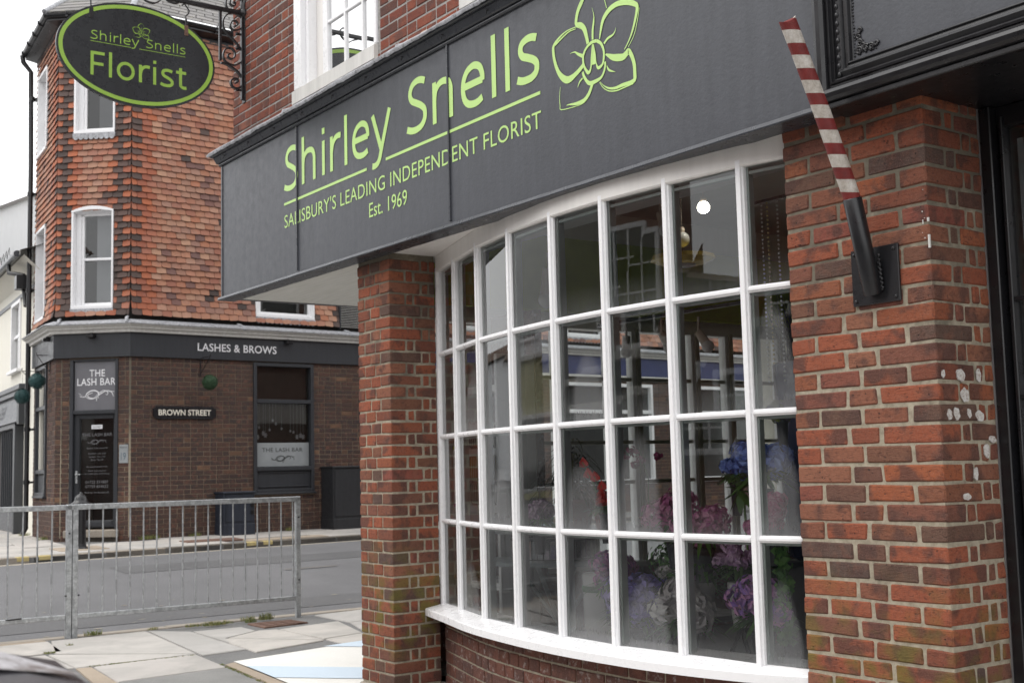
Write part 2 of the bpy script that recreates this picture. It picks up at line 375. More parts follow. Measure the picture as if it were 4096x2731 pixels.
M_SLT = Mat('roof_slate'); M_SLT.col(M_SLT.mix(M_SLT.ramp(M_SLT.noise(12, 4), [(.55, 0.), (.7, .6)]), M_SLT.ramp(M_SLT.rnd(), [(0., (.16, .155, .15)), (1., (.225, .215, .21))]), (.26, .25, .2))); M_SLT.rough(.8); M_SLT = M_SLT.m
def ground_mat(name, a, b, spk=(.5, .5, .48), s1=1.2, spa=.0, bump=.5, bs=120, stain=.35):
    M = Mat(name); c = M.ramp(M.noise(bs, 4, .7), [(.3, a), (.7, b)])
    c = M.mix(M.math('MULTIPLY', M.ramp(M.noise(s1, 5, .65), [(.4, 0.), (.7, 1.)]), stain), c, tuple(x * .55 for x in a))
    if spa: c = M.mix(M.ramp(M.noise(210, 1, .4), [(.7, 0.), (.75, spa)]), c, spk)
    M.col(c); M.rough(.9); M.bump(M.noise(bs * 1.4, 4, .7), bump, .006); return M.m
M_ROAD = ground_mat('worn_asphalt', (.11, .11, .115), (.195, .195, .20), s1=.45, spa=.8, bs=75, stain=.4)
M_TAR = ground_mat('tarmac_patch', (.13, .13, .13), (.25, .248, .24), s1=2, spa=.7, bump=.9, bs=110)
M_KRB = ground_mat('kerb_stone', (.27, .235, .19), (.4, .36, .31), s1=2.5, bs=60)
M_KRD = ground_mat('dark_kerb_stone', (.12, .105, .09), (.2, .18, .15), s1=3, bs=40, bump=1.)
def slab_mat():
    M = Mat('concrete_slab'); r = M.rnd()
    c = M.ramp(r, [(0., (.47, .44, .405)), (.4, (.53, .50, .46)), (.7, (.43, .415, .395)), (1., (.49, .455, .42))])
    c = M.mix(M.ramp(M.noise(1.8, 6, .7, dist=.6), [(.40, 0.), (.66, .65)]), c, (.31, .30, .28))
    c = M.mix(M.ramp(M.noise(160, 3, .6), [(.3, .25), (.5, 0.), (.7, 0.), (.78, .3)]), c, (.24, .23, .22))
    M.col(c); M.rough(.85); M.bump(M.noise(140, 5, .7), .3, .004); return M.m
M_SLAB = slab_mat()
M_BEI = ground_mat('beige_stone', (.36, .29, .22), (.45, .38, .3), s1=2, bs=90)
M_PWH = ground_mat('white_ground_paint', (.74, .73, .69), (.82, .81, .77), s1=2, bs=60, bump=.4, stain=.12)
M_PBL = ground_mat('pale_blue_ground_paint', (.55, .65, .74), (.6, .7, .79), s1=2, bs=60, bump=.4, stain=.1)
M_YEL = ground_mat('yellow_kerb_paint', (.5, .4, .16), (.6, .5, .26), s1=8, bs=30)
M_CRL = ground_mat('worn_cream_line', (.42, .37, .28), (.5, .45, .36), s1=6, bs=40, stain=.6)
M_RUST = ground_mat('rusty_iron', (.12, .07, .05), (.22, .13, .1), s1=6, bs=50)
M_DAB = Mat('worn_white_dab'); M_DAB.col(M_DAB.ramp(M_DAB.noise(120, 5, .75), [(.35, (.26, .17, .14)), (.46, (.5, .47, .44)), (.6, (.62, .61, .59))])); M_DAB.rough(.8); M_DAB = M_DAB.m
M_CRM = paint_mat('cream_render', (.80, .775, .69), .8, .05, .2, (.6, .56, .46))
M_WRN = paint_mat('white_render', (.80, .81, .82), .8, .04, .2, (.62, .62, .6))
def glass_mat(name, mist=0., tint=(.93, .96, .95), ior=1.5, dirt=.03, boost=1.0):
    M = Mat(name); tr = M.n('BsdfTransparent'); tr.inputs[0].default_value = (*tint, 1)
    gl = M.n('BsdfGlossy'); gl.inputs['Roughness'].default_value = .0
    fr = M.n('Fresnel'); fr.inputs['IOR'].default_value = ior
    ms = M.n('MixShader'); f = M.math('MINIMUM', M.math('MULTIPLY', fr.outputs[0], boost), 1.0)
    M.l(f, ms.inputs[0]); M.l(tr.outputs[0], ms.inputs[1]); M.l(gl.outputs[0], ms.inputs[2])
    df = M.n('BsdfDiffuse'); df.inputs[0].default_value = (.62, .63, .64, 1)
    tl = M.n('BsdfTranslucent'); tl.inputs[0].default_value = (.62, .63, .64, 1)
    dm = M.n('MixShader'); dm.inputs[0].default_value = .5; M.l(df.outputs[0], dm.inputs[1]); M.l(tl.outputs[0], dm.inputs[2])
    m2 = M.n('MixShader')
    if mist:
        # condensation: a misted dome low in some panes, and fine streaks along the foot of each pane
        bn = M.noise(70, 4, .6, vec=M.pos((1, 1, .12))); wv = M.noise(3.2, 2, .5); r = M.rnd()
        uv = M.n('UVMap'); sp = M.n('SeparateXYZ'); M.l(uv.outputs[0], sp.inputs[0]); gz = M.n('SeparateXYZ'); M.l(M.pos(), gz.inputs[0])
        cx_ = M.math('ADD', .35, M.math('MULTIPLY', r, .3)); rw = M.math('ADD', .36, M.math('MULTIPLY', M.math('FRACT', M.math('MULTIPLY', r, 5.3)), .2)); rh = M.math('ADD', .55, M.math('MULTIPLY', M.math('FRACT', M.math('MULTIPLY', r, 9.7)), .38))
        du = M.math('DIVIDE', M.math('SUBTRACT', sp.outputs['X'], cx_), rw); dv = M.math('DIVIDE', sp.outputs['Y'], rh)
        dd = M.math('ADD', M.math('ADD', M.math('MULTIPLY', du, du), M.math('MULTIPLY', dv, dv)), M.math('MULTIPLY', M.math('SUBTRACT', wv, .5), 1.1))
        dome = M.ramp(dd, [(.55, 1.), (1.12, 0.)]); on_ = M.math('LESS_THAN', gz.outputs['Z'], 2.12); pick = M.math('GREATER_THAN', M.math('FRACT', M.math('MULTIPLY', r, 3.7)), .55)
        low = M.ramp(sp.outputs['Y'], [(0., 1.), (.12, .5), (.28, .0)])
        k = M.math('ADD', M.math('MULTIPLY', M.math('MULTIPLY', dome, M.math('MULTIPLY', on_, pick)), mist), M.math('MULTIPLY', M.math('MULTIPLY', low, bn), mist * 1.2))
        k = M.math('ADD', k, dirt)
    else: k = M.math('ADD', M.math('MULTIPLY', M.ramp(M.noise(5, 4), [(.5, 0.), (.8, 1.)]), dirt), dirt)
    M.l(k, m2.inputs[0]); M.l(ms.outputs[0], m2.inputs[1]); M.l(dm.outputs[0], m2.inputs[2]); M.l(m2.outputs[0], M.out.inputs[0]); return M.m
M_GLS = glass_mat('bow_window_glass', mist=.24, dirt=.002, boost=1.75)
M_GL2 = glass_mat('street_window_glass', boost=1.8, dirt=.01)
M_FRO = simple('frosted_film', (.29, .31, .32), .5, var=.08)
M_BLD = simple('grey_blind', (.15, .15, .16), .8, var=.12, vs=2)
M_DRK = simple('dark_room', (.03, .028, .026), .9)
M_IRN = paint_mat('wrought_iron_black', (.016, .016, .018), .28, .3, .2, (.03, .03, .03))
def striped():
    M = Mat('barber_pole_red_white'); c = M.coord('Object'); sp = M.n('SeparateXYZ'); M.l(c, sp.inputs[0])
    t = M.math('FRACT', M.math('ADD', M.math('MULTIPLY', M.math('ADD', sp.outputs['Z'], M.math('MULTIPLY', sp.outputs['X'], .42)), 1 / .1005), 5.2))
    wob = M.math('MULTIPLY', M.math('SUBTRACT', M.noise(9, 3), .5), .06)
    k = M.ramp(M.math('ADD', t, wob), [(.455, 0.), (.475, 1.), (.985, 1.), (1., 0.)])
    dirty = M.ramp(M.noise(22, 6, .8), [(.3, (.24, .2, .16)), (.48, (.46, .42, .37)), (.7, (.64, .61, .57))])
    red = M.ramp(M.noise(15, 5, .7), [(.3, (.12, .013, .012)), (.7, (.21, .02, .018))])
    col = M.mix(k, red, dirty)
    col = M.mix(M.ramp(M.noise(60, 5, .8), [(.68, 0.), (.74, .8)]), col, (.08, .06, .05))
    M.col(col); M.rough(.6); M.bump(M.noise(45, 6, .75), .6, .006); return M.m
M_POLE = striped()
M_BGL = simple('dark_window_glass', (.03, .035, .035), .08)
# ================================================================== THE SETTING
def struct(mb, name, mats, parent=None): return mb.build(name, mats, parent, kind=None if parent else 'structure')
def lerp(a, b, t): return a + (b - a) * t
# road: one sheet out to the horizon, cambered up towards the far kerb
b = MB()
xs = [-420, -120, -40, -22, -14.3, -11.5, -8.64, -4, 4, 40, 300]
zs = [.28, .28, .28, .28, .28, .12, -.09, -.10, -.10, -.10, -.10]
ys = [-420, -80, -14, -6, -1, 3, 9, 30, 120, 420]
V = [(x, y, z) for x, z in zip(xs, zs) for y in ys]; n = len(ys)
b.add(V, [(i * n + j, (i + 1) * n + j, (i + 1) * n + j + 1, i * n + j + 1) for i in range(len(xs) - 1) for j in range(n - 1)])
road = struct(b, 'road', M_ROAD)
# iron cover slot in the road and pale scuffs
b = MB(); b.quad([(-12.0, 3.0, .163), (-11.95, 3.0, .160), (-11.96, 3.75, .160), (-12.0, 3.75, .163)])
struct(b, 'iron_slot', M_KRD, road)
b = MB()
for i in range(46):
    x, y = random.uniform(-10.6, -8.75), random.uniform(-1.6, 3.2); r = random.uniform(.004, .014); z = lerp(-.09, .12, (-8.64 - x) / 2.86) + .004
    b.add([(x + r * 1.6 * math.cos(a), y + r * 3 * math.sin(a), z) for a in (0, 1, 2, 3, 4, 5)], [(0, 1, 2, 3, 4, 5)])
tag(b.build('chewing_gum_spots', M_CRL, road), kind='stuff')
M_RPT = ground_mat('dark_road_patch', (.085, .085, .088), (.15, .15, .152), s1=.8, spa=.5, bs=80, stain=.3)
def zroad(x): return lerp(-.09, .12, (-8.64 - x) / 2.86) if x > -11.5 else lerp(.12, .28, (-11.5 - x) / 2.8)
b = MB()
for x0, x1, y0, y1 in ((-9.9, -9.35, -3, 3.2), (-13.4, -12.7, 1.2, 9)):
    n = 8
    for i in range(n): a, c = lerp(y0, y1, i / n), lerp(y0, y1, (i + 1) / n); b.quad([(x0, a, zroad(x0) + .004), (x1, a, zroad(x1) + .004), (x1, c, zroad(x1) + .004), (x0, c, zroad(x0) + .004)])
    b.build('trench_repair', M_RPT, road); b = MB()
# near pavement: tarmac base with slabs, each slab an object
b = MB(); b.box(-8.5, 8, -3.4, 2.4, -.3, -.012)
b.box(-8.5, -4.6, 2.4, 30, -.3, -.012)
pave = struct(b, 'pavement', M_TAR)
def slab(pts, name='paving_slab', mat=None, z=0., t=.05, g=.006, parent=None, zf=None):
    cx = sum(p[0] for p in pts) / len(pts); cy = sum(p[1] for p in pts) / len(pts); q = []
    for x, y in pts:
        d = math.hypot(x - cx, y - cy); k = (d - g) / d; q.append((cx + (x - cx) * k, cy + (y - cy) * k))
    top = []; low = []; n = len(q)
    for x, y in q:
        d = math.hypot(x - cx, y - cy); k = (d - .008) / d
        zz = z if zf is None else zf(x, y)
        top.append((cx + (x - cx) * k, cy + (y - cy) * k, zz)); low.append((x, y, zz - .007))
    bb = MB(); bot = [(x, y, zz - t) for x, y, zz in low]
    bb.add(top + low + bot, [tuple(range(n))] + [(i, (i + 1) % n, n + (i + 1) % n, n + i) for i in range(n)] + [(n + i, n + (i + 1) % n, 2 * n + (i + 1) % n, 2 * n + i) for i in range(n)])
    return bb.build(name, mat or M_SLAB, parent or pave, fix=True)
SL = [[(-8.34, -.90), (-8.40, -.05), (-6.675, -.25), (-7.545, -1.09)],
      [(-7.50, -1.15), (-6.672, -.258), (-6.64, -1.183)],
      [(-6.6, -1.07), (-6.655, -.262), (-5.853, -.337), (-5.785, -1.155)],
      [(-8.395, -.035), (-8.05, .23), (-6.63, .14), (-6.56, -.245)],
      [(-8.04, .25), (-8.01, .70), (-7.65, .69), (-7.38, .28), (-7.1, .2)],
      [(-7.65, .70), (-7.60, .86), (-6.66, .85), (-7.37, .30)],
      [(-7.36, .27), (-6.64, .84), (-6.42, .14), (-7.08, .19)],
      [(-7.59, .875), (-7.735, 1.54), (-6.82, 1.30), (-6.725, .885)],
      [(-6.70, .88), (-6.80, 1.30), (-6.37, 1.35), (-6.345, .86)],
      [(-8.35, 1.6), (-8.44, 2.3), (-7.6, 2.3), (-7.57, 1.58)],
      [(-7.56, 1.57), (-7.59, 2.3), (-6.75, 2.3), (-6.80, 1.33)],
      [(-6.78, 1.34), (-6.74, 2.3), (-5.6, 2.3), (-5.6, 1.36)],
      [(-8.34, -1.75), (-8.34, -.92), (-7.62, -1.0), (-7.52, -1.75)],
      [(-7.50, -1.75), (-7.50, -1.17), (-6.65, -1.19), (-6.64, -1.75)]]
for p in SL: slab(p)
slab([(-6.62, -1.19), (-6.60, -1.085), (-5.4, -1.2), (-5.4, -1.36)], 'edging_stone', M_BEI)
slab([(-5.99, -.30), (-6.05, -.205), (-4.86, -.325), (-4.86, -.42)], 'edging_stone', M_BEI)
slab([(-8.34, -1.6), (-8.34, -.92), (-8.47, -.92), (-8.47, -1.6)], 'edging_stone', M_BEI, z=-.001)
M_CON = ground_mat('rough_concrete', (.2, .2, .195), (.33, .325, .31), s1=2, spa=.3, bump=.8, bs=100)
slab([(-5.77, -1.15), (-5.84, -.345), (-4.88, -.44), (-4.6, -1.3)], 'concrete_infill', M_CON)
y = -1.78
for r_ in range(3):                                                 # plain rows continuing towards the camera
    x = -8.45 + .3 * (r_ % 2)
    while x < 5:
        L = random.choice((.6, .75, .9)); slab([(x, y - .5), (x, y), (min(x + L, 5.2), y), (min(x + L, 5.2), y - .5)]); x += L
    y -= .5
x = -5.3
while x < 5:
    L = random.choice((.6, .75, .9)); slab([(x, -1.76), (x, -1.36), (x + L, -1.36), (x + L, -1.76)]); x += L
x = -4.5
while x < 5:
    L = random.choice((.6, .75)); slab([(x, -1.34), (x, -.75), (x + L, -.75), (x + L, -1.34)]); slab([(x, -.73), (x, -.28), (x + L, -.28), (x + L, -.73)]); x += L
# crack lines are gaps between the pieces; iron cover by the railing
slab([(-8.19, .83), (-8.17, 1.26), (-7.86, 1.30), (-7.80, .83)], 'iron_cover', M_RUST, z=.003)
for i in range(5):
    for j in range(4):
        bb = MB(); x, y = -8.13 + i * .062, .88 + j * .1; bb.cbox(x, x + .035, y, y + .07, .003, .007, .002); bb.build('iron_stud', M_RUST, pave)
# kerb stones of the near pavement
y = -3.4; b_k = []
while y < 8:
    L = random.choice((.9, .75, 1.05)); bb = MB(); bb.cbox(-8.63, -8.485, y + .004, y + L - .004, -.2, .0 + random.uniform(-.004, .003), .008); bb.build('kerb_stone', M_KRB, pave); y += L
# painted forecourt: white with pale blue bands
def sheet(pts, z, mat, name):
    bb = MB(); bb.quad([(x, y, z) for x, y in pts]); return bb.build(name, mat, pave)
sheet([(-6.05, -.205), (-6.38, 1.32), (-4.46, 1.32), (-4.46, -.36)], .004, M_PWH, 'painted_forecourt')
sheet([(-6.262, .64), (-6.38, 1.32), (-5.47, 1.32), (-6.015, .849)], .008, M_PBL, 'painted_band')
sheet([(-5.759, -.233), (-5.094, .351), (-4.462, .90), (-4.462, .30), (-4.67, .119), (-5.14, -.297)], .008, M_PBL, 'painted_band')
# far pavement round the corner building, sloping gently up to the walls
P1 = Vector((-16.551, 2.52, 0)); P2 = Vector((-17.354, 1.599, 0)); P3 = Vector((-19.525, 1.811, 0))
_az = math.radians(94.16); DB = Vector((math.cos(_az), math.sin(_az), 0)); DC_ = (P1 - P2).normalized(); DE = (P3 - P2).normalized()
FB = Fr(P1, DB, (DB.y, -DB.x)); FC = Fr(P2, DC_, (DC_.y, -DC_.x)); FE = Fr(P2, DE, (-DE.y, DE.x))
assert FB.N.x > 0 and FC.N.x > 0 and FE.N.y < 0
def xk(y): return -14.45 - .115 * y
def zpav(x, y):
    if y > 1.6 and x > -16.6: t = (xk(y) - x) / 2.0
    elif x > -17.2: t = (-14.4 - x) / 2.6
    else: t = (y + 1.0) / 2.8
    return .36 + .06 * max(0, min(1, t))
b = MB()
kerb_line = [(xk(30), 30), (xk(12), 12), (xk(6), 6), (xk(3), 3), (xk(.5), .5), (-14.5, -.3), (-14.9, -.9), (-15.6, -1.15), (-18, -1.2), (-30, -.9), (-60, 0)]
inner = [(-19.2, 30), (-17.9, 12), (-17.4, 6), (-16.9, 3), (-17.4, 2.2), (-17.5, 2.2), (-17.6, 2.2), (-17.8, 2.2), (-19, 2.4), (-30, 3.6), (-60, 7)]
V = []
for (x, y), (u, v) in zip(kerb_line, inner): V += [(x, y, .28), (x, y, .345), (u, v, .405)]
b.add(V, [f for i in range(len(inner) - 1) for f in ((3 * i, 3 * i + 3, 3 * i + 4, 3 * i + 1), (3 * i + 1, 3 * i + 4, 3 * i + 5, 3 * i + 2))])
pave2 = struct(b, 'far_pavement', M_TAR)
# slabs on it
def fslab(x0, x1, y0, y1):
    pts = []
    for y in (y0, y1):
        pass
    a = [(xk(y0) - x0, y0), (xk(y0) - x1, y0), (xk(y1) - x1, y1), (xk(y1) - x0, y1)]
    slab(a, zf=zpav, parent=pave2, t=.03, g=.004)
for k, (x0, x1) in enumerate(((.16, .76), (.76, 1.46), (1.46, 2.06))):
    y = -.2 - .3 * (k % 2)
    while y < 9:
        L = random.choice((.6, .75, .9))
        if not (x0 < .5 and 3.9 < y + L / 2 < 5.2) and (y > 2.2 or x0 < 1.2): fslab(x0, x1, y, y + L)
        y += L
for r_ in range(5):
    y0 = -1.0 + r_ * .62; x = -15.9 - .3 * (r_ % 2)
    while x > -30:
        L = random.choice((.6, .75, .9)); sh = -.09 * (x + 17)
        if not (x - L > -18.3 and y0 > 1.0) or True:
            yy = y0 + sh * (.35 if x < -17 else 0)
            if yy + .6 < 1.62 + .098 * (-17.354 - (x - L)) or x < -17.4: 
                slab([(x, yy), (x - L, yy + .03), (x - L, yy + .63), (x, yy + .60)], zf=zpav, parent=pave2, t=.03, g=.004)
        x -= L
slab([(-15.0, 1.05), (-15.62, 1.05), (-15.66, 1.75), (-15.05, 1.75)], 'edging_stone', M_BEI, zf=lambda x, y: zpav(x, y) + .012, parent=pave2, t=.03)
slab([(xk(4.0) - .17, 3.9), (xk(4.0) - .5, 3.9), (xk(5.2) - .5, 5.3), (xk(5.2) - .17, 5.3)], 'edging_stone', M_BEI, zf=lambda x, y: zpav(x, y) + .006, parent=pave2, t=.03)
slab([(-15.35, 3.0), (-15.72, 3.0), (-15.8, 3.95), (-15.42, 3.95)], 'iron_cover', M_RUST, zf=lambda x, y: zpav(x, y) + .012, parent=pave2, t=.03)
# far kerb stones
def kerb_stone(a, c, mat=M_KRD, name='kerb_stone', h=.362, low=.27, o=0, wd=.15):
    a = Vector((*a, 0)); c = Vector((*c, 0)); d = (c - a); L = d.length; d /= L; nrm = Vector((d.y, -d.x, 0))
    bb = MB(Fr(a, (d.x, d.y), (nrm.x, nrm.y))); bb.cbox(.004, L - .004, -wd, o, low, h, .01); return bb.build(name, mat, pave2)
y = -.25
while y < 12:
    L = random.choice((.9, .8, 1.0)); kerb_stone((xk(y), y), (xk(y + L), y + L), M_KRD if y > 1.6 else M_KRB); y += L
kp = kerb_line[4:10]
for (a, c) in zip(kp[1:], kp[2:]):
    n = max(1, int(math.dist(a, c) / .9))
    for i in range(n): kerb_stone((lerp(c[0], a[0], i / n), lerp(c[1], a[1], i / n)), (lerp(c[0], a[0], (i + 1) / n), lerp(c[1], a[1], (i + 1) / n)), M_KRB)
for y0 in (.33, .62, 3.74, 4.02):                                    # yellow loading marks on the kerb
    kerb_stone((xk(y0), y0), (xk(y0 + .18), y0 + .18), M_YEL, 'yellow_kerb_mark', h=.366, low=.30, o=.004, wd=.1)
b = MB()                                                            # worn cream line along the channel
for i in range(40):
    y0 = -.3 + i * .35; b.quad([(xk(y0) + .13, y0, .2835), (xk(y0) + .22, y0, .2785), (xk(y0 + .35) + .22, y0 + .35, .2785), (xk(y0 + .35) + .13, y0 + .35, .2835)])
b.build('painted_line', M_CRL, road)
# ================================================================== grass tufts and moss
M_GRA = Mat('grass_blades'); M_GRA.col(M_GRA.ramp(M_GRA.rnd(), [(0., (.09, .14, .03)), (.6, (.2, .22, .06)), (1., (.34, .28, .12))])); M_GRA.rough(.7); M_GRA = M_GRA.m
M_MOS = ground_mat('moss', (.07, .075, .02), (.16, .14, .05), s1=9, bs=60)
def tuft(bb, x, y, z, n, r, h):
    for i in range(n):
        a = random.uniform(0, 2 * PI); q = r * math.sqrt(random.random()); px, py = x + q * math.cos(a) * .7, y + q * math.sin(a) * 1.6
        l = h * random.uniform(.4, 1.1); dx, dy = random.uniform(-.7, .7) * l, random.uniform(-.7, .7) * l; c = random.uniform(0, PI); wx, wy = .0022 * math.cos(c), .0022 * math.sin(c)
        bb.add([(px - wx, py - wy, z), (px + wx, py + wy, z), (px + dx * .4 + wx, py + dy * .4 + wy, z + l * .6), (px + dx * .4 - wx, py + dy * .4 - wy, z + l * .6), (px + dx, py + dy, z + l)],
               [(0, 1, 2, 3), (3, 2, 4)])
b = MB()
for x, y, n, r, h in ((-8.46, -.50, 110, .05, .05), (-8.42, .02, 50, .03, .03), (-8.36, .40, 110, .06, .03), (-8.30, .56, 190, .07, .045), (-8.33, .68, 80, .05, .03), (-8.4, .93, 90, .05, .05), (-8.35, 1.1, 120, .05, .07), (-8.25, .9, 90, .04, .04), (-7.56, -1.12, 70, .03, .02), (-7.92, -.86, 30, .02, .02)):
    tuft(b, x, y, 0, n, r, h)
for x, y in ((-16.45, 2.75), (-16.63, 4.55), (-16.70, 5.35), (-16.6, 3.6), (-17.9, 1.58), (-19.8, 1.78), (-16.55, 2.9)): tuft(b, x, y, .41, 130, .07, .07)
for i in range(46):                                                  # weeds in the slab joints
    t = random.random(); tuft(b, lerp(-6.64, -6.6, t), lerp(-1.1, -.3, t), -.004, 5, .01, .012); t = random.random(); tuft(b, lerp(-6.05, -4.9, t), lerp(-.32, -.44, t), -.003, 6, .012, .014)
tag(b.build('grass_tufts', M_GRA, fix=False), 'tufts of grass and weeds growing along the kerb and wall foot', 'grass', kind='stuff')
LOGO_DATA = [[(-1.8097,3.741,0.0142),(-1.8589,3.6926,0.0262),(-1.887,3.6598,0.0239),(-1.9025,3.6227,0.0216),(-1.9027,3.5941,0.0216),(-1.8702,3.5802,0.0262),(-1.8424,3.5506,0.0284),(-1.827,3.5081,0.0236),(-1.8173,3.4675,0.0211)],[(-1.8097,3.741,0.0142),(-1.7743,3.7555,0.0066),(-1.7294,3.7365,0.0046),(-1.6978,3.6884,0.0046),(-1.6801,3.6489,0.0046),(-1.6657,3.6015,0.0046)],[(-1.9057,3.5809,0.0048),(-1.9836,3.5827,0.0068),(-2.0454,3.5668,0.0109),(-2.0899,3.5412,0.0179),(-2.0987,3.5126,0.02),(-2.0879,3.451,0.0209),(-2.0599,3.3888,0.0247),(-2.0191,3.3447,0.0342),(-1.9776,3.3275,0.0363),(-1.9232,3.3392,0.0263),(-1.8751,3.3598,0.0237),(-1.8568,3.3736,0.0189)],[(-1.9091,3.5713,0.0038),(-1.9659,3.5734,0.0068),(-2.0274,3.5574,0.0089),(-2.0807,3.5385,0.0109)],[(-1.8654,3.5578,0.0029),(-1.8826,3.5688,0.0038),(-1.9057,3.5809,0.0038)],[(-1.726,3.4625,0.0055),(-1.7157,3.5003,0.0138),(-1.6994,3.5436,0.0206),(-1.6757,3.5695,0.0251),(-1.6357,3.59,0.0272),(-1.5805,3.5959,0.0268),(-1.5163,3.5822,0.0273),(-1.4644,3.558,0.0253),(-1.443,3.5348,0.0208),(-1.4576,3.4856,0.0157),(-1.4816,3.4319,0.0122),(-1.5103,3.3902,0.0079),(-1.5441,3.3568,0.0053)],[(-1.4293,3.5267,0.0035),(-1.4453,3.4709,0.0043),(-1.4723,3.4074,0.0044),(-1.5171,3.3615,0.0035)],[(-1.6855,3.3746,0.0064),(-1.6585,3.3593,0.0199),(-1.6317,3.3442,0.0297),(-1.5941,3.3315,0.0357),(-1.5565,3.3243,0.0332),(-1.5319,3.3334,0.0308),(-1.5155,3.3412,0.0263),(-1.4933,3.3095,0.0218),(-1.4787,3.2659,0.0217),(-1.4768,3.2224,0.0217),(-1.4794,3.1928,0.0217),(-1.5051,3.1855,0.0196),(-1.569,3.1885,0.0177),(-1.6232,3.1886,0.0134),(-1.672,3.2017,0.0091),(-1.7098,3.2265,0.0037),(-1.7311,3.2489,0.0028)],[(-1.4898,3.1742,0.0044),(-1.559,3.1732,0.0062),(-1.6131,3.1731,0.0063),(-1.6673,3.1858,0.0054),(-1.7104,3.2138,0.0046),(-1.7367,3.2486,0.0037)],[(-1.7931,3.2584,0.0233),(-1.8027,3.2386,0.0196),(-1.8242,3.2107,0.0211),(-1.86,3.1901,0.0212),(-1.9187,3.1884,0.0167),(-1.9778,3.1979,0.0073),(-2.0017,3.2002,0.0029)],[(-1.8157,3.2085,0.0037),(-1.8605,3.179,0.0038),(-1.9311,3.1764,0.0038),(-2.0448,3.1882,0.0049),(-2.0546,3.2138,0.0049),(-2.0569,3.2567,0.0039),(-2.0483,3.3084,0.0025)],[(-1.7488,3.4619,0.0167),(-1.716,3.4372,0.0156),(-1.6983,3.3986,0.0137),(-1.6985,3.3617,0.0137),(-1.7101,3.3318,0.0137),(-1.7415,3.3222,0.0166),(-1.7572,3.3489,0.0065),(-1.7633,3.3991,0.0065),(-1.775,3.4511,0.0065)],[(-1.7488,3.4619,0.0167),(-1.7886,3.4646,0.0168),(-1.8299,3.4486,0.0141),(-1.8547,3.4182,0.0142),(-1.8566,3.3773,0.0142),(-1.8409,3.3427,0.0151),(-1.8188,3.3196,0.0187),(-1.7995,3.3385,0.0103),(-1.7922,3.3926,0.0093),(-1.7806,3.4528,0.0093)],[(-1.7768,3.4479,0.0075),(-1.7772,3.4181,0.0168),(-1.7767,3.3806,0.026),(-1.7783,3.3493,0.0325)],[(-1.8645,3.3361,0.0142),(-1.8569,3.3133,0.0161),(-1.8352,3.281,0.0179),(-1.8101,3.263,0.0215),(-1.7644,3.2617,0.0194),(-1.7244,3.2693,0.0147),(-1.7009,3.2922,0.0128),(-1.6906,3.3188,0.0128),(-1.6901,3.339,0.0137)],[(-1.7794,3.4768,0.014),(-1.7771,3.523,0.014),(-1.7676,3.565,0.0121),(-1.7648,3.5979,0.0047),(-1.7771,3.6395,0.0014)],[(-1.6939,3.4306,0.0114),(-1.6651,3.4478,0.0127),(-1.6261,3.4544,0.0099),(-1.6089,3.4675,0.0045),(-1.6015,3.4835,0.0013)],[(-1.8606,3.4162,0.019),(-1.8949,3.4356,0.0143),(-1.9236,3.4554,0.0067),(-1.9624,3.4572,0.0015)],[(-1.6774,3.3151,0.0046),(-1.6621,3.2887,0.0113),(-1.6165,3.2668,0.0013)],[(-1.866,3.3045,0.0095),(-1.8901,3.2922,0.0086),(-1.909,3.2671,0.0014)]]
# ================================================================== FLORIST'S BUILDING
shop = thing('florist_shop', 'red brick florist shop with white bow window under a long slate grey signboard', 'shop')
ZJ, ZJL, G = 2.7075, 2.6639, .075
XL0, XL1 = -4.4539, -4.0386          # left pier
XR0 = -.6983                         # right pier runs to x = 0
brick_count = 0
mesh_cache = {}
def brick_mesh(L, Dp, H, mat, var):
    key = (round(L, 2), round(Dp, 2), round(H, 3), mat.name, var)
    if key not in mesh_cache:
        bb = MB(); bb.cbox(-L / 2, L / 2, -Dp / 2, Dp / 2, -H / 2, H / 2, .0055, .0032); mesh_cache[key] = bb.mesh('brick', mat)
    return mesh_cache[key]
def brick(x0, x1, y0, y1, z0, z1, mat, parent, rest, lim=300):
    global brick_count
    jx = random.uniform(-.0025, .0025); jz = random.uniform(-.0018, .0018); jy = random.uniform(-.0012, .0018)
    if brick_count < lim:
        me = brick_mesh(x1 - x0, y1 - y0, z1 - z0, mat, random.randrange(5))
        o = bpy.data.objects.new('brick', me); o.location = ((x0 + x1) / 2 + jx, (y0 + y1) / 2 + jy, (z0 + z1) / 2 + jz)
        if random.random() < .5: o.rotation_euler = (0, 0, PI)
        o.rotation_euler[1] = random.uniform(-.008, .008)
        link(o, parent); brick_count += 1
    else: rest.cbox(x0 + jx, x1 + jx, y0, y1, z0 + jz, z1 + jz, .0045, .002)
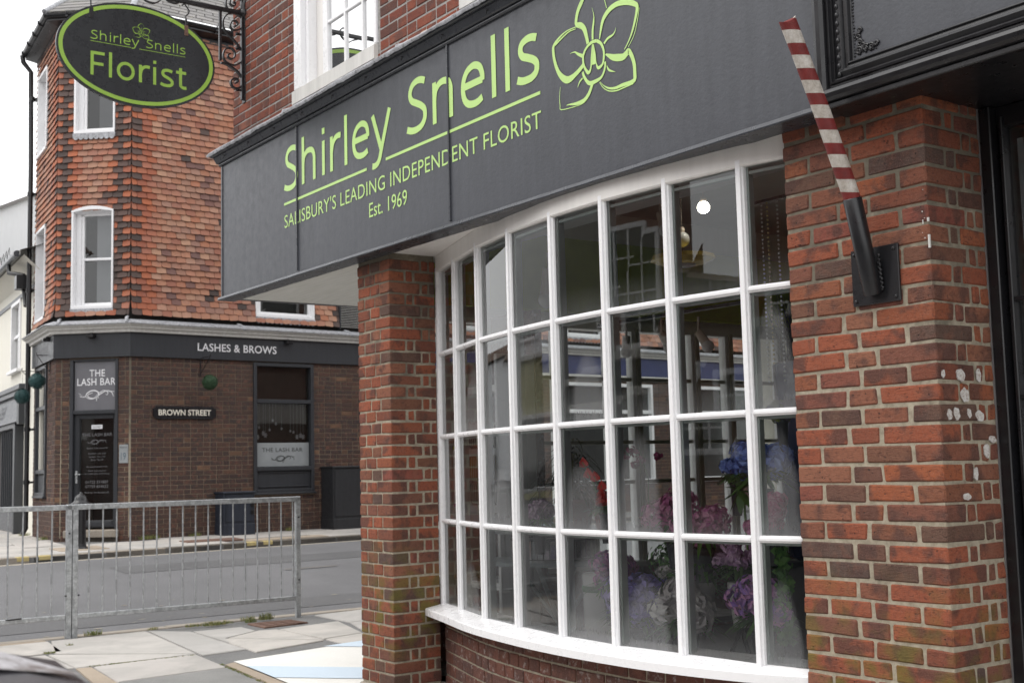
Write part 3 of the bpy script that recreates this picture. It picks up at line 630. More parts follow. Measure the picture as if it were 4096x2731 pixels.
def pier(x0, x1, zj, n, ztop, A, B, rA, rB, depth, mat, side_right=True, first=0, backface=True):
    """brick pier: mortar core + bricks; A/B front patterns (x extents), rA/rB return patterns (y extents)"""
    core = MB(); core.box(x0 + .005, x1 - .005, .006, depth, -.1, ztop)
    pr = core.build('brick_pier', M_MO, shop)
    rest = MB()
    for i in range(first, n):
        z1 = zj - G * i - .006; z0 = z1 - G + .0115
        if i < 0: z1 = min(z1 - 0, ztop - .002); z0 = zj - G * (i + 1) + .006
        z1 = min(z1, ztop - .002)
        F = A if i % 2 == 0 else B; Rr = rA if i % 2 == 0 else rB
        for k, (a, c) in enumerate(F):
            corner = k == len(F) - 1
            brick(a, c, 0, (Rr[0][1] if corner else .10), z0, z1, mat, pr, rest)
        for (a, c) in Rr[1:]: brick(x1 - .09, x1, a, c, z0, z1, mat, pr, rest)
        # left face, mostly unseen
        if backface: rest.cbox(x0, x0 + .09, .112, .24, z0, z1, .004, .001); rest.cbox(x0, x0 + .09, .25, depth, z0, z1, .004, .001)
    if rest.v: rest.build('brickwork', mat, pr, kind='stuff')
    return pr
pr_ = pier(XR0, 0, ZJ, 36, 2.775, [(-.698, -.432), (-.414, -.28), (-.264, 0)], [(-.698, -.574), (-.558, -.361), (-.345, -.137), (-.12, 0)],
     [(0, .126), (.14, .187), (.2, .355)], [(0, .234), (.25, .292), (.306, .355)], .355, M_BR, first=-1, backface=False)
pl_ = pier(XL0, XL1, ZJL, 35, 2.785, [(-4.4539, -4.373), (-4.357, -4.238), (-4.225, XL1)], [(-4.4539, -4.296), (-4.283, -4.171), (-4.157, XL1)],
     [(0, .117), (.131, .179), (.195, .345)], [(0, .232), (.245, .298), (.309, .345)], .345, M_BR, first=-1)
b = MB(); b.cbox(XL0 - .02, XL1 + .012, -.02, .4, -.1, .03, .015); b.build('plinth', M_KRB, shop)
b = MB(); b.cbox(XR0 - .02, .02, -.02, .4, -.1, .0, .015); b.build('plinth', M_KRB, shop)
# white paint dabs on the side of the right pier, and splashes along its arris
def dab(y, z, ry, rz):
    b = MB(Fr((0, 0, 0), (0, 1), (1, 0))); n = 22; w1, w2 = random.uniform(0, 6), random.uniform(0, 6)
    R_ = [1 + .13 * math.sin(2 * a + w1) + .08 * math.sin(5 * a + w2) + random.uniform(-.05, .05) for a in [2 * PI * i / n for i in range(n)]]
    pts = [(y + ry * R_[i] * math.cos(2 * PI * i / n), .0052, z + rz * R_[i] * math.sin(2 * PI * i / n)) for i in range(n)]
    b.add(pts + [(p[0], .0005, p[2]) for p in pts], [tuple(range(n))] + [(i, (i + 1) % n, n + (i + 1) % n, n + i) for i in range(n)]); b.build('white_paint_dab', M_DAB, pr_)
for q in [(0.031, 1.687, 0.0086, 0.0162), (0.138, 1.684, 0.0232, 0.0251), (0.251, 1.686, 0.0156, 0.0225), (0.157, 1.609, 0.0217, 0.0299), (0.054, 1.536, 0.0164, 0.018), (0.098, 1.539, 0.0198, 0.0219), (0.177, 1.541, 0.0137, 0.0159), (0.243, 1.531, 0.0229, 0.0223), (0.316, 1.442, 0.02, 0.0137), (0.274, 1.399, 0.0197, 0.0242), (0.196, 1.313, 0.0145, 0.0219), (0.132, 1.23, 0.0214, 0.0141)]: dab(*q)
b = MB()
for i in range(7):
    z = random.uniform(2.2, 2.40); r = random.uniform(.0008, .002); x = random.uniform(-.03, .0); 
    b.box(x - r, x + r, -.003, .001, z - r * random.uniform(1, 5), z + r)
b.box(-.004, .003, -.003, .004, 2.16, 2.21); b.box(-.004, .003, -.002, .004, 2.26, 2.275)
b.build('paint_splash', M_WHD, pr_, kind='stuff')

# ---------------------------------------------------------------- bow window
def catmull(P, k=5):
    out = []
    for i in range(len(P) - 1):
        p0, p1, p2, p3 = P[max(i - 1, 0)], P[i], P[i + 1], P[min(i + 2, len(P) - 1)]
        for j in range(k):
            t = j / k
            out.append(tuple(.5 * ((2 * b_) + (c_ - a_) * t + (2 * a_ - 5 * b_ + 4 * c_ - d_) * t * t + (-a_ + 3 * b_ - 3 * c_ + d_) * t ** 3) for a_, b_, c_, d_ in zip(p0, p1, p2, p3)))
    out.append(tuple(P[-1])); return out
MP = [(-4.03, .352), (-3.635, .225), (-3.155, .075), (-2.70, -.018), (-2.232, -.080), (-1.80, -.094), (-1.366, -.070), (-.943, -.018), (-.702, .04)]
SF = [(-4.0386, .232), (-3.64, .115), (-3.17, -.03), (-2.72, -.122), (-2.245, -.185), (-1.79, -.20), (-1.35, -.175), (-.96, -.092), (-.7, .01)]
ZB, ROWS, ZT = .528, (1.053, 1.59, 2.125), 2.667
bow = empty('bow_window'); bow.parent = shop
def seg(i): a, c = Vector((*MP[i], 0)), Vector((*MP[i + 1], 0)); d = (c - a); L = d.length; d /= L; return Fr(a, (d.x, d.y), (d.y, -d.x)), L
for i, p in enumerate(MP[:-1]):
    f0 = seg(max(i - 1, 0))[0].D; f1 = seg(i)[0].D; t = (f0 + f1).normalized(); fr = Fr((*p, 0), (t.x, t.y), (t.y, -t.x))
    b = MB(fr); hw = .021 if i else .03
    b.cbox(-hw + .008, hw - .008, -.02, 0, ZB - .02, ZT + .03, .003); b.cbox(-hw, hw, -.06, -.008, ZB - .02, ZT + .03, .003)
    b.cbox(-hw * .6, hw * .6, -.02, .004, ZB - .015, ZT + .03, .002)
    b.build('mullion', M_WHT, bow)
M_PUT = simple('pale_green_edge', (.55, .6, .58), .3)
for i in range(len(MP) - 1):
    fr, L = seg(i)
    for z in ROWS:
        b = MB(fr); b.cbox(.02, L - .02, -.05, -.010, z - .017, z + .013, .003); b.cbox(.02, L - .02, -.03, -.003, z - .010, z + .006, .003); b.build('glazing_bar', M_WHT, bow)
    zz = [ZB] + list(ROWS) + [ZT]
    tw = [random.uniform(-.006, .006) for _ in range(4)]
    for k in range(4):
        z0, z1 = zz[k] + .0, zz[k + 1]
        pts = [fr(.015, -.026 + tw[k], z0), fr(L - .015, -.026 - tw[k], z0), fr(L - .015, -.026 - tw[k] + random.uniform(-.004, .004), z1), fr(.015, -.026 + tw[k], z1)]
        me = bpy.data.meshes.new('pane'); me.from_pydata([tuple(p) for p in pts], [], [(0, 1, 2, 3)]); me.materials.append(M_GLS)
        uv = me.uv_layers.new(); 
        for li, c in enumerate(((0, 0), (1, 0), (1, 1), (0, 1))): uv.data[li].uv = c
        link(bpy.data.objects.new('pane', me), bow)
        # inner glazing stop seen through the glass at the side of each pane
        b = MB(fr); b.box(.02, .032, -.075, -.035, z0, z1); b.box(L - .032, L - .02, -.075, -.035, z0, z1); b.box(.02, L - .02, -.07, -.04, z1 - .03, z1 - .017); b.build('glazing_stop', M_PUT, bow)
HC = catmull(MP, 4); n = len(HC)
def curve_norm(Cv, i):
    a = Vector((*Cv[max(i - 1, 0)], 0)); c = Vector((*Cv[min(i + 1, len(Cv) - 1)], 0)); t = (c - a).normalized(); return Vector((t.y, -t.x, 0))
def strip(Cv, prof, name, mat, parent):
    """sweep a closed profile (offset, z) along a plan curve"""
    b = MB(); V = []; k = len(prof)
    for i, p in enumerate(Cv):
        nn = curve_norm(Cv, i)
        for o, z in prof: V.append((p[0] + nn.x * o, p[1] + nn.y * o, z))
    F = [(i * k + j, i * k + (j + 1) % k, (i + 1) * k + (j + 1) % k, (i + 1) * k + j) for i in range(len(Cv) - 1) for j in range(k)]
    b.add(V, F + [tuple(range(k)), tuple(range((len(Cv) - 1) * k, len(Cv) * k))]); return b.build(name, mat, parent)
strip(MP, [(-.09, ZT), (-.004, ZT), (.003, ZT + .008), (.003, 2.7715), (-.09, 2.7715)], 'head_board', M_WHS, bow)
# sill
SC = catmull(SF, 5); IC = catmull([(p[0] - (.0), p[1] + .12) for p in MP], 5); IC[0] = (-4.0386, .5)
b = MB(); V = []; 
for (x, y), (u, v) in zip(SC, IC): V += [(x, y, .462), (x, y - .0, .500), (x + .0, y + .004, .506), (u, max(v, y + .05), .547), (u, max(v, y + .05), .462)]
k = 5; N_ = len(SC)
b.add(V, [(i * k + j, i * k + (j + 1) % k, (i + 1) * k + (j + 1) % k, (i + 1) * k + j) for i in range(N_ - 1) for j in range(k)] + [(0, 1, 2, 3, 4), tuple((N_ - 1) * k + j for j in range(5))])
b.build('window_sill', M_WHT, bow)
# brick riser under the sill: header-ish bricks on the curve
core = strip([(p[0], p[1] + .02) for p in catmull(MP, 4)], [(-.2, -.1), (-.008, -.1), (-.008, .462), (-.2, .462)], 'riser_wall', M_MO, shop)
RC = catmull([(p[0], p[1] + .02) for p in MP], 10)
acc = [0.]
for i in range(1, len(RC)): acc.append(acc[-1] + math.dist(RC[i], RC[i - 1]))
def on_curve(s):
    for i in range(1, len(acc)):
        if acc[i] >= s: t = (s - acc[i - 1]) / (acc[i] - acc[i - 1]); return Vector((lerp(RC[i - 1][0], RC[i][0], t), lerp(RC[i - 1][1], RC[i][1], t), 0))
    return Vector((*RC[-1], 0))
rest = MB()
for r_ in range(7):
    z1 = .452 - .075 * r_ ; z0 = z1 - .064; s = .01 - .06 * (r_ % 2)
    while s < acc[-1] - .02:
        L = random.choice((.108, .22, .22)) if True else 0
        a, c = on_curve(max(s, .005)), on_curve(min(s + L, acc[-1])); d = c - a
        if d.length > .03:
            l = d.length; d /= l; rest.fr = Fr(a, (d.x, d.y), (d.y, -d.x)); rest.cbox(0, l, -.08, random.uniform(-.001, .002), z0, z1, .004, .0015)
        s += L + .012
rest.build('brickwork', M_BR3, core, kind='stuff')
# ---------------------------------------------------------------- signboard over the shop
sb = empty('signboard'); sb.parent = shop
FS = Fr((0, 0, 0), (1, 0), (0, -1))
b = MB(FS); b.box(-6.47, -.352, 0.0, .12, 2.785, 3.858); b.build('board', M_FAS, sb)
b = MB(FS); b.cbox(-6.475, -6.447, -.0, .127, 2.78, 3.855, .004); b.build('edge_strip', M_FAS2, sb)
for x in (-5.098, -3.103):
    b = MB(FS); b.cbox(x - .008, x + .006, .118, .131, 2.80, 3.85, .002); b.build('joint_strip', M_FAS2, sb)
def sweep_x(x0, x1, prof, name, mat, parent, n=1, wob=0.):
    b = MB(FS); V = []; k = len(prof)
    for i in range(n + 1):
        x = lerp(x0, x1, i / n)
        for j, (o, z) in enumerate(prof): V.append((x, o + random.uniform(-wob, wob), z + random.uniform(-wob, wob)))
    b.add(V, [(i * k + j, i * k + (j + 1) % k, (i + 1) * k + (j + 1) % k, (i + 1) * k + j) for i in range(n) for j in range(k)] + [tuple(range(k)), tuple(range(n * k, n * k + k))])
    return b.build(name, mat, parent)
sweep_x(-6.515, -.345, [(.0, 2.759), (.138, 2.759), (.141, 2.765), (.135, 2.782), (.118, 2.786), (0, 2.786)], 'bottom_lip', M_FAS2, sb, 60, .0009)
sweep_x(-6.49, -.352, [(.10, 3.842), (.132, 3.842), (.14, 3.85), (.14, 3.856), (.132, 3.863), (.10, 3.863)], 'bead_moulding', M_FAS2, sb)
sweep_x(-6.51, -.352, [(.0, 3.8635), (.148, 3.8635), (.155, 3.870), (.175, 3.905), (.175, 3.912), (.0, 3.912)], 'cornice_board', M_FAS2, sb)
sweep_x(-6.535, -.352, [(.0, 3.9125), (.19, 3.9125), (.198, 3.918), (.205, 3.936), (.0, 3.936)], 'cornice_top', M_FAS2, sb)
x = -6.3
while x < -.6:                                                      # small cup hooks along the cornice
    b = MB(FS); b.tube([(x, .16, 3.888), (x, .178, 3.89), (x + .012, .186, 3.885), (x + .02, .186, 3.872), (x + .012, .184, 3.862), (x, .182, 3.866)], .0022, 5); b.ball((x, .168, 3.889), .006, 6, 4); b.build('cup_hook', M_BLK, sb); x += .46
# lead flashing dressed over the cornice
b = MB(FS); V = []; n = 150
for i in range(n + 1):
    x = lerp(-6.545, -.33, i / n); w1, w2 = random.uniform(-.004, .004), random.uniform(-.005, .005); sag = .008 * math.sin(i * .37) + .006 * math.sin(i * .13)
    V += [(x, .212 + w1, 3.918 + w2 * .8), (x, .224 + w1, 3.934 + sag * .4 + w2), (x, .205, 3.952 + sag * .3), (x, .11, 3.985 + sag + w1), (x, .012, 4.045 + w1 + sag * .5), (x, .006, 4.062 + w2)]
b.add(V, [(i * 6 + j, i * 6 + 6 + j, i * 6 + 7 + j, i * 6 + 1 + j) for i in range(n) for j in range(5)], smooth=True)
b.build('lead_flashing', M_LEAD, sb)
for x in (-5.15, -3.55, -1.9):
    b = MB(FS); b.tube([(x, .218, 3.925), (x + .004, .205, 3.957), (x + .006, .11, 3.995), (x + .004, .01, 4.06)], [.007, .008, .008, .006], 6); b.build('lead_roll', M_LEAD, sb)
# printed lettering
strokes_text('Shirley', FS, -5.308, -3.79, 3.401, .318, .1225, M_GRN, sb, .125)
strokes_text('Snells', FS, -3.572, -2.223, 3.408, .333, .1225, M_GRN, sb, .125)
text('lettering', "SALISBURY'S LEADING INDEPENDENT FLORIST", FS, -5.311, -2.218, 3.137, 3.234, .1225, M_GRN, sb, 1.05)
text('lettering', 'Est. 1969', FS, -4.06, -3.587, 2.99, 3.084, .1225, M_GRN, sb)
b = MB(FS); b.box(-5.316, -4.087, .1205, .1222, 3.304, 3.322); b.box(-3.84, -2.221, .1205, .1222, 3.316, 3.334); b.build('underline', M_GRN, sb)
LOGO = LOGO_DATA
def logo(fr, fx, fz, off, mat, parent, sc=1.0):
    b = MB(fr); k = 0
    for s in LOGO:
        P = [(fx(x), fz(z), w_ * sc) for x, z, w_ in s]
        P = catmull(P, 5); V = []; k += 1; o = off + .00012 * (k % 7)
        for i, p in enumerate(P):
            a = P[max(i - 1, 0)]; c = P[min(i + 1, len(P) - 1)]; dx, dz = c[0] - a[0], c[1] - a[1]; l = math.hypot(dx, dz) or 1; nx, nz = -dz / l, dx / l
            V += [(p[0] + nx * p[2] / 2, o, p[1] + nz * p[2] / 2), (p[0] - nx * p[2] / 2, o, p[1] - nz * p[2] / 2)]
        b.add(V, [(2 * i, 2 * i + 1, 2 * i + 3, 2 * i + 2) for i in range(len(P) - 1)])
    return b.build('flower_emblem', mat, parent, fix=False)
logo(FS, lambda x: x, lambda z: z, .1225, M_GRN, sb)
# soffits
b = MB(); b.box(-6.505, -.352, -.115, -.0, 2.772, 2.785); b.box(-6.51, -6.462, 0, 6.0, 2.772, 2.785); b.build('soffit_border', M_FAS2, sb)
M_SOF = Mat('weathered_soffit_paint'); _s = M_SOF.noise(9, 4, .6, vec=M_SOF.pos((.35, 9, 9)))
M_SOF.col(M_SOF.ramp(_s, [(.35, (.55, .545, .50)), (.7, (.70, .69, .65))])); M_SOF.rough(.7); M_SOF.bump(_s, .25, .004); M_SOF = M_SOF.m
b = MB(); b.box(-6.462, XL0, .0, 6.0, 2.776, 2.79); b.build('soffit', M_SOF, shop)
b = MB(); b.box(XL0, XR0 + .02, .0, .55, 2.774, 2.79); b.build('soffit', M_WHS, shop)
# upper wall
M_UC = M_MOG
b = MB()
XW = -6.52; wins = [(-5.37, -4.135), (-3.11, -1.88)]
zw = (4.14, 5.75)
edges = [XW, wins[0][0], wins[0][1], wins[1][0], wins[1][1], 3.2]
for i in range(0, 6, 2): b.box(edges[i] + .004, edges[i + 1] - .004 if i < 4 else 3.2, .0045, .3, 2.79, 8.6)
for a, c in wins: b.box(a - .004, c + .004, .005, .3, 2.79, zw[0]); b.box(a - .004, c + .004, .005, .3, zw[1], 8.6)
b.box(XW + .006, -6.2, .3, 6.3, 2.79, 8.6); b.box(-6.2, 3.2, 6.0, 6.3, 2.79, 8.6)
uw = b.build('upper_wall', M_UC, shop)
rest = MB()
for r_ in range(0, 32):
    z0 = 4.344 - .075 * 4 + .075 * r_ + .006; z1 = z0 + .064
    if z1 < 3.98: continue
    x = XW - (.0 if r_ % 2 else 0); k = r_ % 2; first = True
    while x < -.35:
        L = (.1065 if k else .22); 
        if first and r_ % 2 == 0: L = .22
        a, c = x, min(x + L, -.34); x += L + .0095; k = 1 - k; first = False
        for wa, wc in wins:
            if z1 > zw[0] - .005:
                if a < wa < c: c = wa - .004
                if a < wc < c: a = wc + .004
                if a >= wa - .001 and c <= wc + .001: a = c
        if c - a > .02: rest.cbox(a, c, random.uniform(-.002, .002), .09 if a > XW else .105, z0, z1, .004, .0018)
    y = .12
    while y < 1.6: rest.cbox(XW, XW + .09, y, y + .22, z0, z1, .004, .0018); y += .23
rest.build('brickwork', M_BR2, uw, kind='stuff')
b = MB(); n = 60; V = []
for i in range(n + 1):
    x = lerp(XW, -.4, i / n); r = random.uniform(-.006, .006); V += [(x, -.004, 4.052 + r), (x, -.012, 4.066 + r), (x, .004, 4.09 + r * 2)]
b.add(V, [(3 * i + j, 3 * i + 3 + j, 3 * i + 4 + j, 3 * i + 1 + j) for i in range(n) for j in range(2)]); b.build('mortar_fillet', M_BEI, uw)
for (a, c) in wins:
    wn = empty('sash_window'); wn.parent = shop
    b = MB(FS); b.cbox(a, a + .115, -.12, .012, zw[0] + .05, zw[1], .004); b.cbox(c - .035, c, -.12, .012, zw[0] + .05, zw[1], .004); b.cbox(a, c, -.12, .012, zw[1] - .06, zw[1], .004)
    b.cbox(a + .115, a + .155, -.14, -.03, zw[0] + .05, zw[1] - .06, .003); b.build('frame', M_WHT, wn)
    b = MB(FS); b.add([(a, -.1, zw[0] - .05), (c, -.1, zw[0] - .05), (c, .03, zw[0] - .06), (a, .03, zw[0] - .06), (a, -.1, zw[0] + .065), (c, -.1, zw[0] + .065), (c, .03, zw[0] + .035), (a, .03, zw[0] + .035)],
          [(0, 3, 2, 1), (4, 5, 6, 7), (0, 1, 5, 4), (1, 2, 6, 5), (2, 3, 7, 6), (3, 0, 4, 7)]); b.build('sill', M_WHD, wn)
    ga, gc = a + .38, c - .085
    b = MB(FS); b.cbox(ga - .07, ga, -.11, -.07, zw[0] + .06, zw[1] - .06, .004); b.cbox(gc, gc + .05, -.11, -.07, zw[0] + .06, zw[1] - .06, .004)
    b.cbox(ga - .07, gc + .05, -.109, -.068, zw[0] + .04, zw[0] + .085, .004); b.cbox(ga, gc, -.109, -.068, 4.97, 5.01, .004)
    b.build('sash', M_WHT, wn)
    b = MB(FS); b.cbox(a + .155, ga - .07, -.13, -.1, zw[0] + .05, zw[1] - .06, .003); b.build('sash_lining', M_WHS, wn)
    gw = (gc - ga) / 3
    for k in (1, 2):
        b = MB(FS); b.cbox(ga + gw * k - .011, ga + gw * k + .011, -.105, -.074, zw[0] + .085, zw[1] - .06, .003); b.build('glazing_bar', M_WHT, wn)
    for z in (4.614, 5.36):
        b = MB(FS); b.cbox(ga, gc, -.104, -.075, z - .011, z + .011, .003); b.build('glazing_bar', M_WHT, wn)
    for k in range(3):
        for z0, z1 in ((zw[0] + .08, 4.614), (4.614, 4.98), (5.0, 5.36), (5.36, 5.7)):
            b = MB(FS); t = random.uniform(-.002, .002); b.quad([(ga + gw * k, -.09 + t, z0), (ga + gw * (k + 1), -.09 - t, z0), (ga + gw * (k + 1), -.09 - t, z1), (ga + gw * k, -.09 + t, z1)]); b.build('pane', M_GL2, wn)
    b = MB(FS); b.box(a + .1, c, -.19, -.18, zw[0], zw[1]); b.build('net_curtain', simple('pale_curtain', (.62, .63, .66), .9, var=.1, vs=3), wn)
# ================================================================== NEIGHBOURING SHOP AT THE RIGHT
nb = thing('barber_shop', 'black shopfront with a heavy moulded sign frame right of the brick pier', 'shop')
sg = empty('framed_signboard'); sg.parent = nb
XN, ZN, XE, ZE = -.352, 2.765, 3.0, 3.9
prof = [(0, .10), (0, .165), (.004, .182), (.014, .196), (.03, .2), (.045, .194), (.054, .18), (.058, .166), (.066, .166), (.068, .174), (.077, .176), (.079, .164), (.086, .164), (.088, .156), (.094, .158), (.108, .166), (.12, .158), (.126, .144), (.134, .142), (.14, .15), (.146, .146), (.15, .132), (.156, .125), (.156, .10)]
b = MB(FS); V = []; k = len(prof)
for t, o in prof: V.append((XN + t, o, ZE))
for t, o in prof: V.append((XN + t, o, ZN + t))
for t, o in prof: V.append((XE, o, ZN + t))
b.add(V, [(i * k + j, i * k + (j + 1) % k, (i + 1) * k + (j + 1) % k, (i + 1) * k + j) for i in range(2) for j in range(k)])
b.build('moulded_frame', M_BLK, sg)
b = MB(FS); b.box(XN + .15, XE, .0, .128, ZN + .15, ZE); b.build('panel', M_FAS, sg)
b = MB(FS)
for i in range(34):                                                  # egg moulding on the upright, carved run beside the panel
    z = ZN + .10 + i * .034; b.ball((XN + .108, .163, z), .0085, 8, 5, sz=1.6)
for i in range(90): 
    z = ZN + .165 + i * .0125; b.ball((XN + .160 + random.uniform(-.002, .002), .128, z), random.uniform(.003, .0055), 6, 4)
b.build('carved_beading', M_BLK, sg, kind='stuff')
b = MB(FS)
def scroll(cx, cz, r, a0, turns, dirn, w=.006):
    P = []
    for i in range(26):
        t = i / 25; a = a0 + dirn * turns * 2 * PI * t; q = r * (1 - .82 * t); P.append((cx + q * math.cos(a), .131, cz + q * math.sin(a)))
    b.tube(P, [w * (1 - .4 * i / 25) for i in range(26)], 6)
cx, cz = XN + .168, ZN + .168
for dx, dz, r, a, d in ((.012, .012, .016, 0, 1), (.018, .042, .014, 2, -1), (.014, .07, .012, 1, 1), (.022, .092, .010, 3, -1), (.045, .016, .014, .5, 1), (.072, .014, .012, 2, -1), (.095, .018, .010, 0, 1), (.032, .030, .012, 4, 1)): scroll(cx + dx, cz + dz, r, a, 1.4, d)
for i in range(46):
    t = random.random(); s_ = random.random() < .5; b.ball((cx + (t * .105 if s_ else random.uniform(0, .022)), .130, cz + (random.uniform(0, .022) if s_ else t * .105)), random.uniform(.003, .007), 6, 4)
b.build('corner_ornament', M_BLK, sg)
b = MB(FS); b.box(XN + .002, XE, -1.3, .158, 2.745, 2.7645); b.cbox(XN + .01, XE, .135, .17, 2.742, 2.7645, .004); b.build('black_soffit', M_BLK, nb)
b = MB(); b.box(-.352, 3.2, .0, .3, 2.79, 2.80); b.build('soffit_board', M_BLK, nb)
# shopfront frames beyond the pier, with a dark room behind
b = MB(); b.cbox(.002, .05, .357, .46, -.1, 2.744, .004); b.build('door_post', M_BLK, nb)
b = MB(); b.cbox(.05, 3.2, .40, .46, 2.66, 2.744, .004); b.build('top_rail', M_BLK, nb)
b = MB(); b.cbox(.068, .084, .385, .44, .1, 2.70, .003); b.cbox(.05, .068, .41, .45, .1, 2.66, .003); b.build('window_frame', M_BLK, nb)
for z in (1.98, 1.60, .95): 
    b = MB(); b.cbox(.068, 3.0, .395, .425, z - .009, z + .009, .003); b.build('glazing_bar', M_BLK, nb)
b = MB(); b.quad([(.07, .42, .1), (3.0, .42, .1), (3.0, .42, 2.66), (.07, .42, 2.66)]); b.build('pane', M_GL2, nb)
b = MB(); b.cbox(.05, 3.2, .385, .48, -.1, .12, .005); b.build('stall_riser', M_BLK, nb)
b = MB(); 
for i in range(14): b.add([(.093 + .0 * i, .47, .2), (.118, .475, .2), (.118, .475, 2.62), (.093, .47, 2.62)], [(0, 1, 2, 3)]) if i == 0 else None
b.build('grey_curtain', simple('grey_curtain', (.12, .13, .14), .9, var=.2), nb)
b = MB()
for i in range(84): z = .3 + i * .028; b.box(.13, 1.6, .468, .490, z, z + .02)
tag(b.build('blind_slats', simple('maroon_slats', (.022, .010, .010), .7), nb), kind='stuff')
b = MB(); b.box(.0, 3.2, 2.6, 2.7, -.1, 2.8); b.box(3.2, 3.25, .36, 2.6, -.1, 2.8); b.box(-.02, .0, .9, 2.6, -.1, 2.8); b.build('room', M_DRK, nb)
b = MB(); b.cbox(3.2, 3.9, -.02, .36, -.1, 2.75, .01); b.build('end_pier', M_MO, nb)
# ================================================================== BARBER POLE
pole = thing('barber_pole', 'peeling red and white striped pole rising from a black socket bolted to the pier', 'barber pole', (-.245, -.02, 2.0))
K0, K1, K2 = Vector((-.245, -.03, 2.012)), Vector((-.245, -.127, 2.381)), Vector((-.269, -.42, 3.041))
b = MB(); b.cbox(-.360, -.136, -.012, .0, 1.978, 2.2, .002)
pl = b.build('mounting_plate', M_BLK, pole)
for x, z in ((-.342, 1.996), (-.342, 2.182), (-.154, 1.996), (-.154, 2.182)):
    b = MB(); b.ball((x, -.012, z), .008, 8, 4); b.tube([(x, -.010, z), (x, -.017, z)], .005, 6); b.build('screw', M_IRN, pl)
b = MB(); d = (K1 - K0).normalized()
b.tube([tuple(K0), tuple(K0 + d * .01), tuple(K1 - d * .003), tuple(K1)], [.032, .036, .0365, .034], 24)
b.build('socket', M_BLK, pole)
b = MB()
for i in range(24):                                                 # weld bead where the socket meets its plate
    t = i / 23; b.ball((-.212 + .004 * math.sin(i * 2), -.018 - .05 * t * .3, 2.03 + t * .13), random.uniform(.005, .008), 6, 4)
b.build('weld', M_IRN, pole)
b = MB(); Lp = (K2 - K1).length; n = 30; V = []; prof_n = 40; r0 = .0325
prof2 = [(i / prof_n * (Lp + .03) - .03) for i in range(prof_n + 1)]
for i, z in enumerate(prof2):
    bend = .004 * math.sin(PI * max(0, z) / Lp)
    for k in range(n):
        a = 2 * PI * k / n; r = r0 * (1 + random.uniform(-.006, .006)) * (1.0 + .02 * math.sin(z * 9))
        top = (.006 * math.cos(a * 2) if i == prof_n else 0)
        V.append((r * math.cos(a) + bend, r * math.sin(a), z + top))
b.add(V, [(i * n + k, i * n + (k + 1) % n, (i + 1) * n + (k + 1) % n, (i + 1) * n + k) for i in range(prof_n) for k in range(n)], smooth=True)
b.add(V[-n:], [tuple(range(n))])
o = b.build('striped_shaft', M_POLE)
zax = (K2 - K1).normalized(); xax = (rt - zax * rt.dot(zax)).normalized(); yax = zax.cross(xax)
mt = Matrix(((xax.x, yax.x, zax.x), (xax.y, yax.y, zax.y), (xax.z, yax.z, zax.z))).to_4x4(); mt.translation = K1
o.parent = pole; o.matrix_parent_inverse = Matrix.Translation(-pole.location); o.matrix_basis = mt
# ================================================================== HANGING OVAL SIGN AND ITS BRACKET
XS = -6.3
FH = Fr((XS, 0, 0), (0, 1), (1, 0))          # s = world y, outward = towards +x
br = thing('scroll_bracket', 'black wrought iron bracket with scrolls fixed to the upper brick wall', 'bracket', (XS, -.02, 4.37))
def yz(u, v): return (.005 - (560 - u) * .00068, 0, 5.195 - .000664 * v + (u - 560) * .000132)
def rib(pts, w, t, name='scroll', k=6):
    t = t * 1.5
    P = catmull([yz(*p) for p in pts], k); bb = MB(FH); bb.ribbon(P, w, t); return bb.build(name, M_IRN, br)
b = MB(FH); b.cbox(-.028, -.008, -.016, .016, 4.36, 5.55, .003); b.cbox(-.006, .004, -.03, .03, 4.34, 5.56, .002); b.build('back_bar', M_IRN, br)
b = MB(FH); b.cbox(-1.62, .0, -.018, .018, 5.065, 5.095, .003); b.build('arm', M_IRN, br)
b = MB(FH); b.cbox(-.214, -.192, -.012, .012, 4.655, 5.065, .003); b.build('drop_bar', M_IRN, br)
b = MB(FH); b.ball((.0, .0, 5.08), .045, 12, 8, jit=.06); b.tube([(.0, .0, 5.08), (-.01, .01, 5.14), (.015, .015, 5.22), (.03, .01, 5.30)], [.03, .024, .016, .006], 8); b.build('wall_boss', M_IRN, br)
for z in (4.90, 4.44, 4.78): 
    b = MB(FH); b.tube([(-.06, 0, z), (.0, 0, z)], .010, 8); b.ball((-.062, 0, z), .014, 8, 5); b.build('fixing_bolt', M_IRN, br)
rib([(410, 30), (440, 40), (430, 75), (400, 70), (375, 45), (380, 5), (420, -30), (480, -25), (525, 20), (530, 80), (490, 130), (420, 140), (350, 115), (322, 50), (335, -30)], .026, .007)
rib([(425, 320), (450, 330), (468, 300), (450, 268), (415, 262), (385, 290), (378, 335), (410, 375), (470, 378), (520, 345), (535, 280), (510, 215), (440, 172), (350, 178), (295, 240), (290, 330), (330, 410), (400, 480), (470, 560), (525, 650), (535, 720), (500, 785), (430, 815), (350, 790), (300, 740), (290, 680), (310, 625), (360, 600), (410, 620), (438, 670), (425, 720), (385, 735), (352, 712), (350, 680), (380, 672)], .026, .007, k=5)
rib([(262, 780), (330, 800), (400, 845), (470, 900), (520, 970), (535, 1040), (500, 1090), (440, 1100), (395, 1065), (385, 1010), (420, 982), (460, 990), (470, 1020), (440, 1040)], .026, .009)
for u0 in (-300, -560): rib([(u0 + 40, -40), (u0 + 10, -60), (u0 + 30, -110), (u0 + 90, -100), (u0 + 120, -40), (u0 + 90, 20), (u0 + 20, 50), (u0 - 60, 30), (u0 - 120, -20), (u0 - 190, -60)], .022, .006)
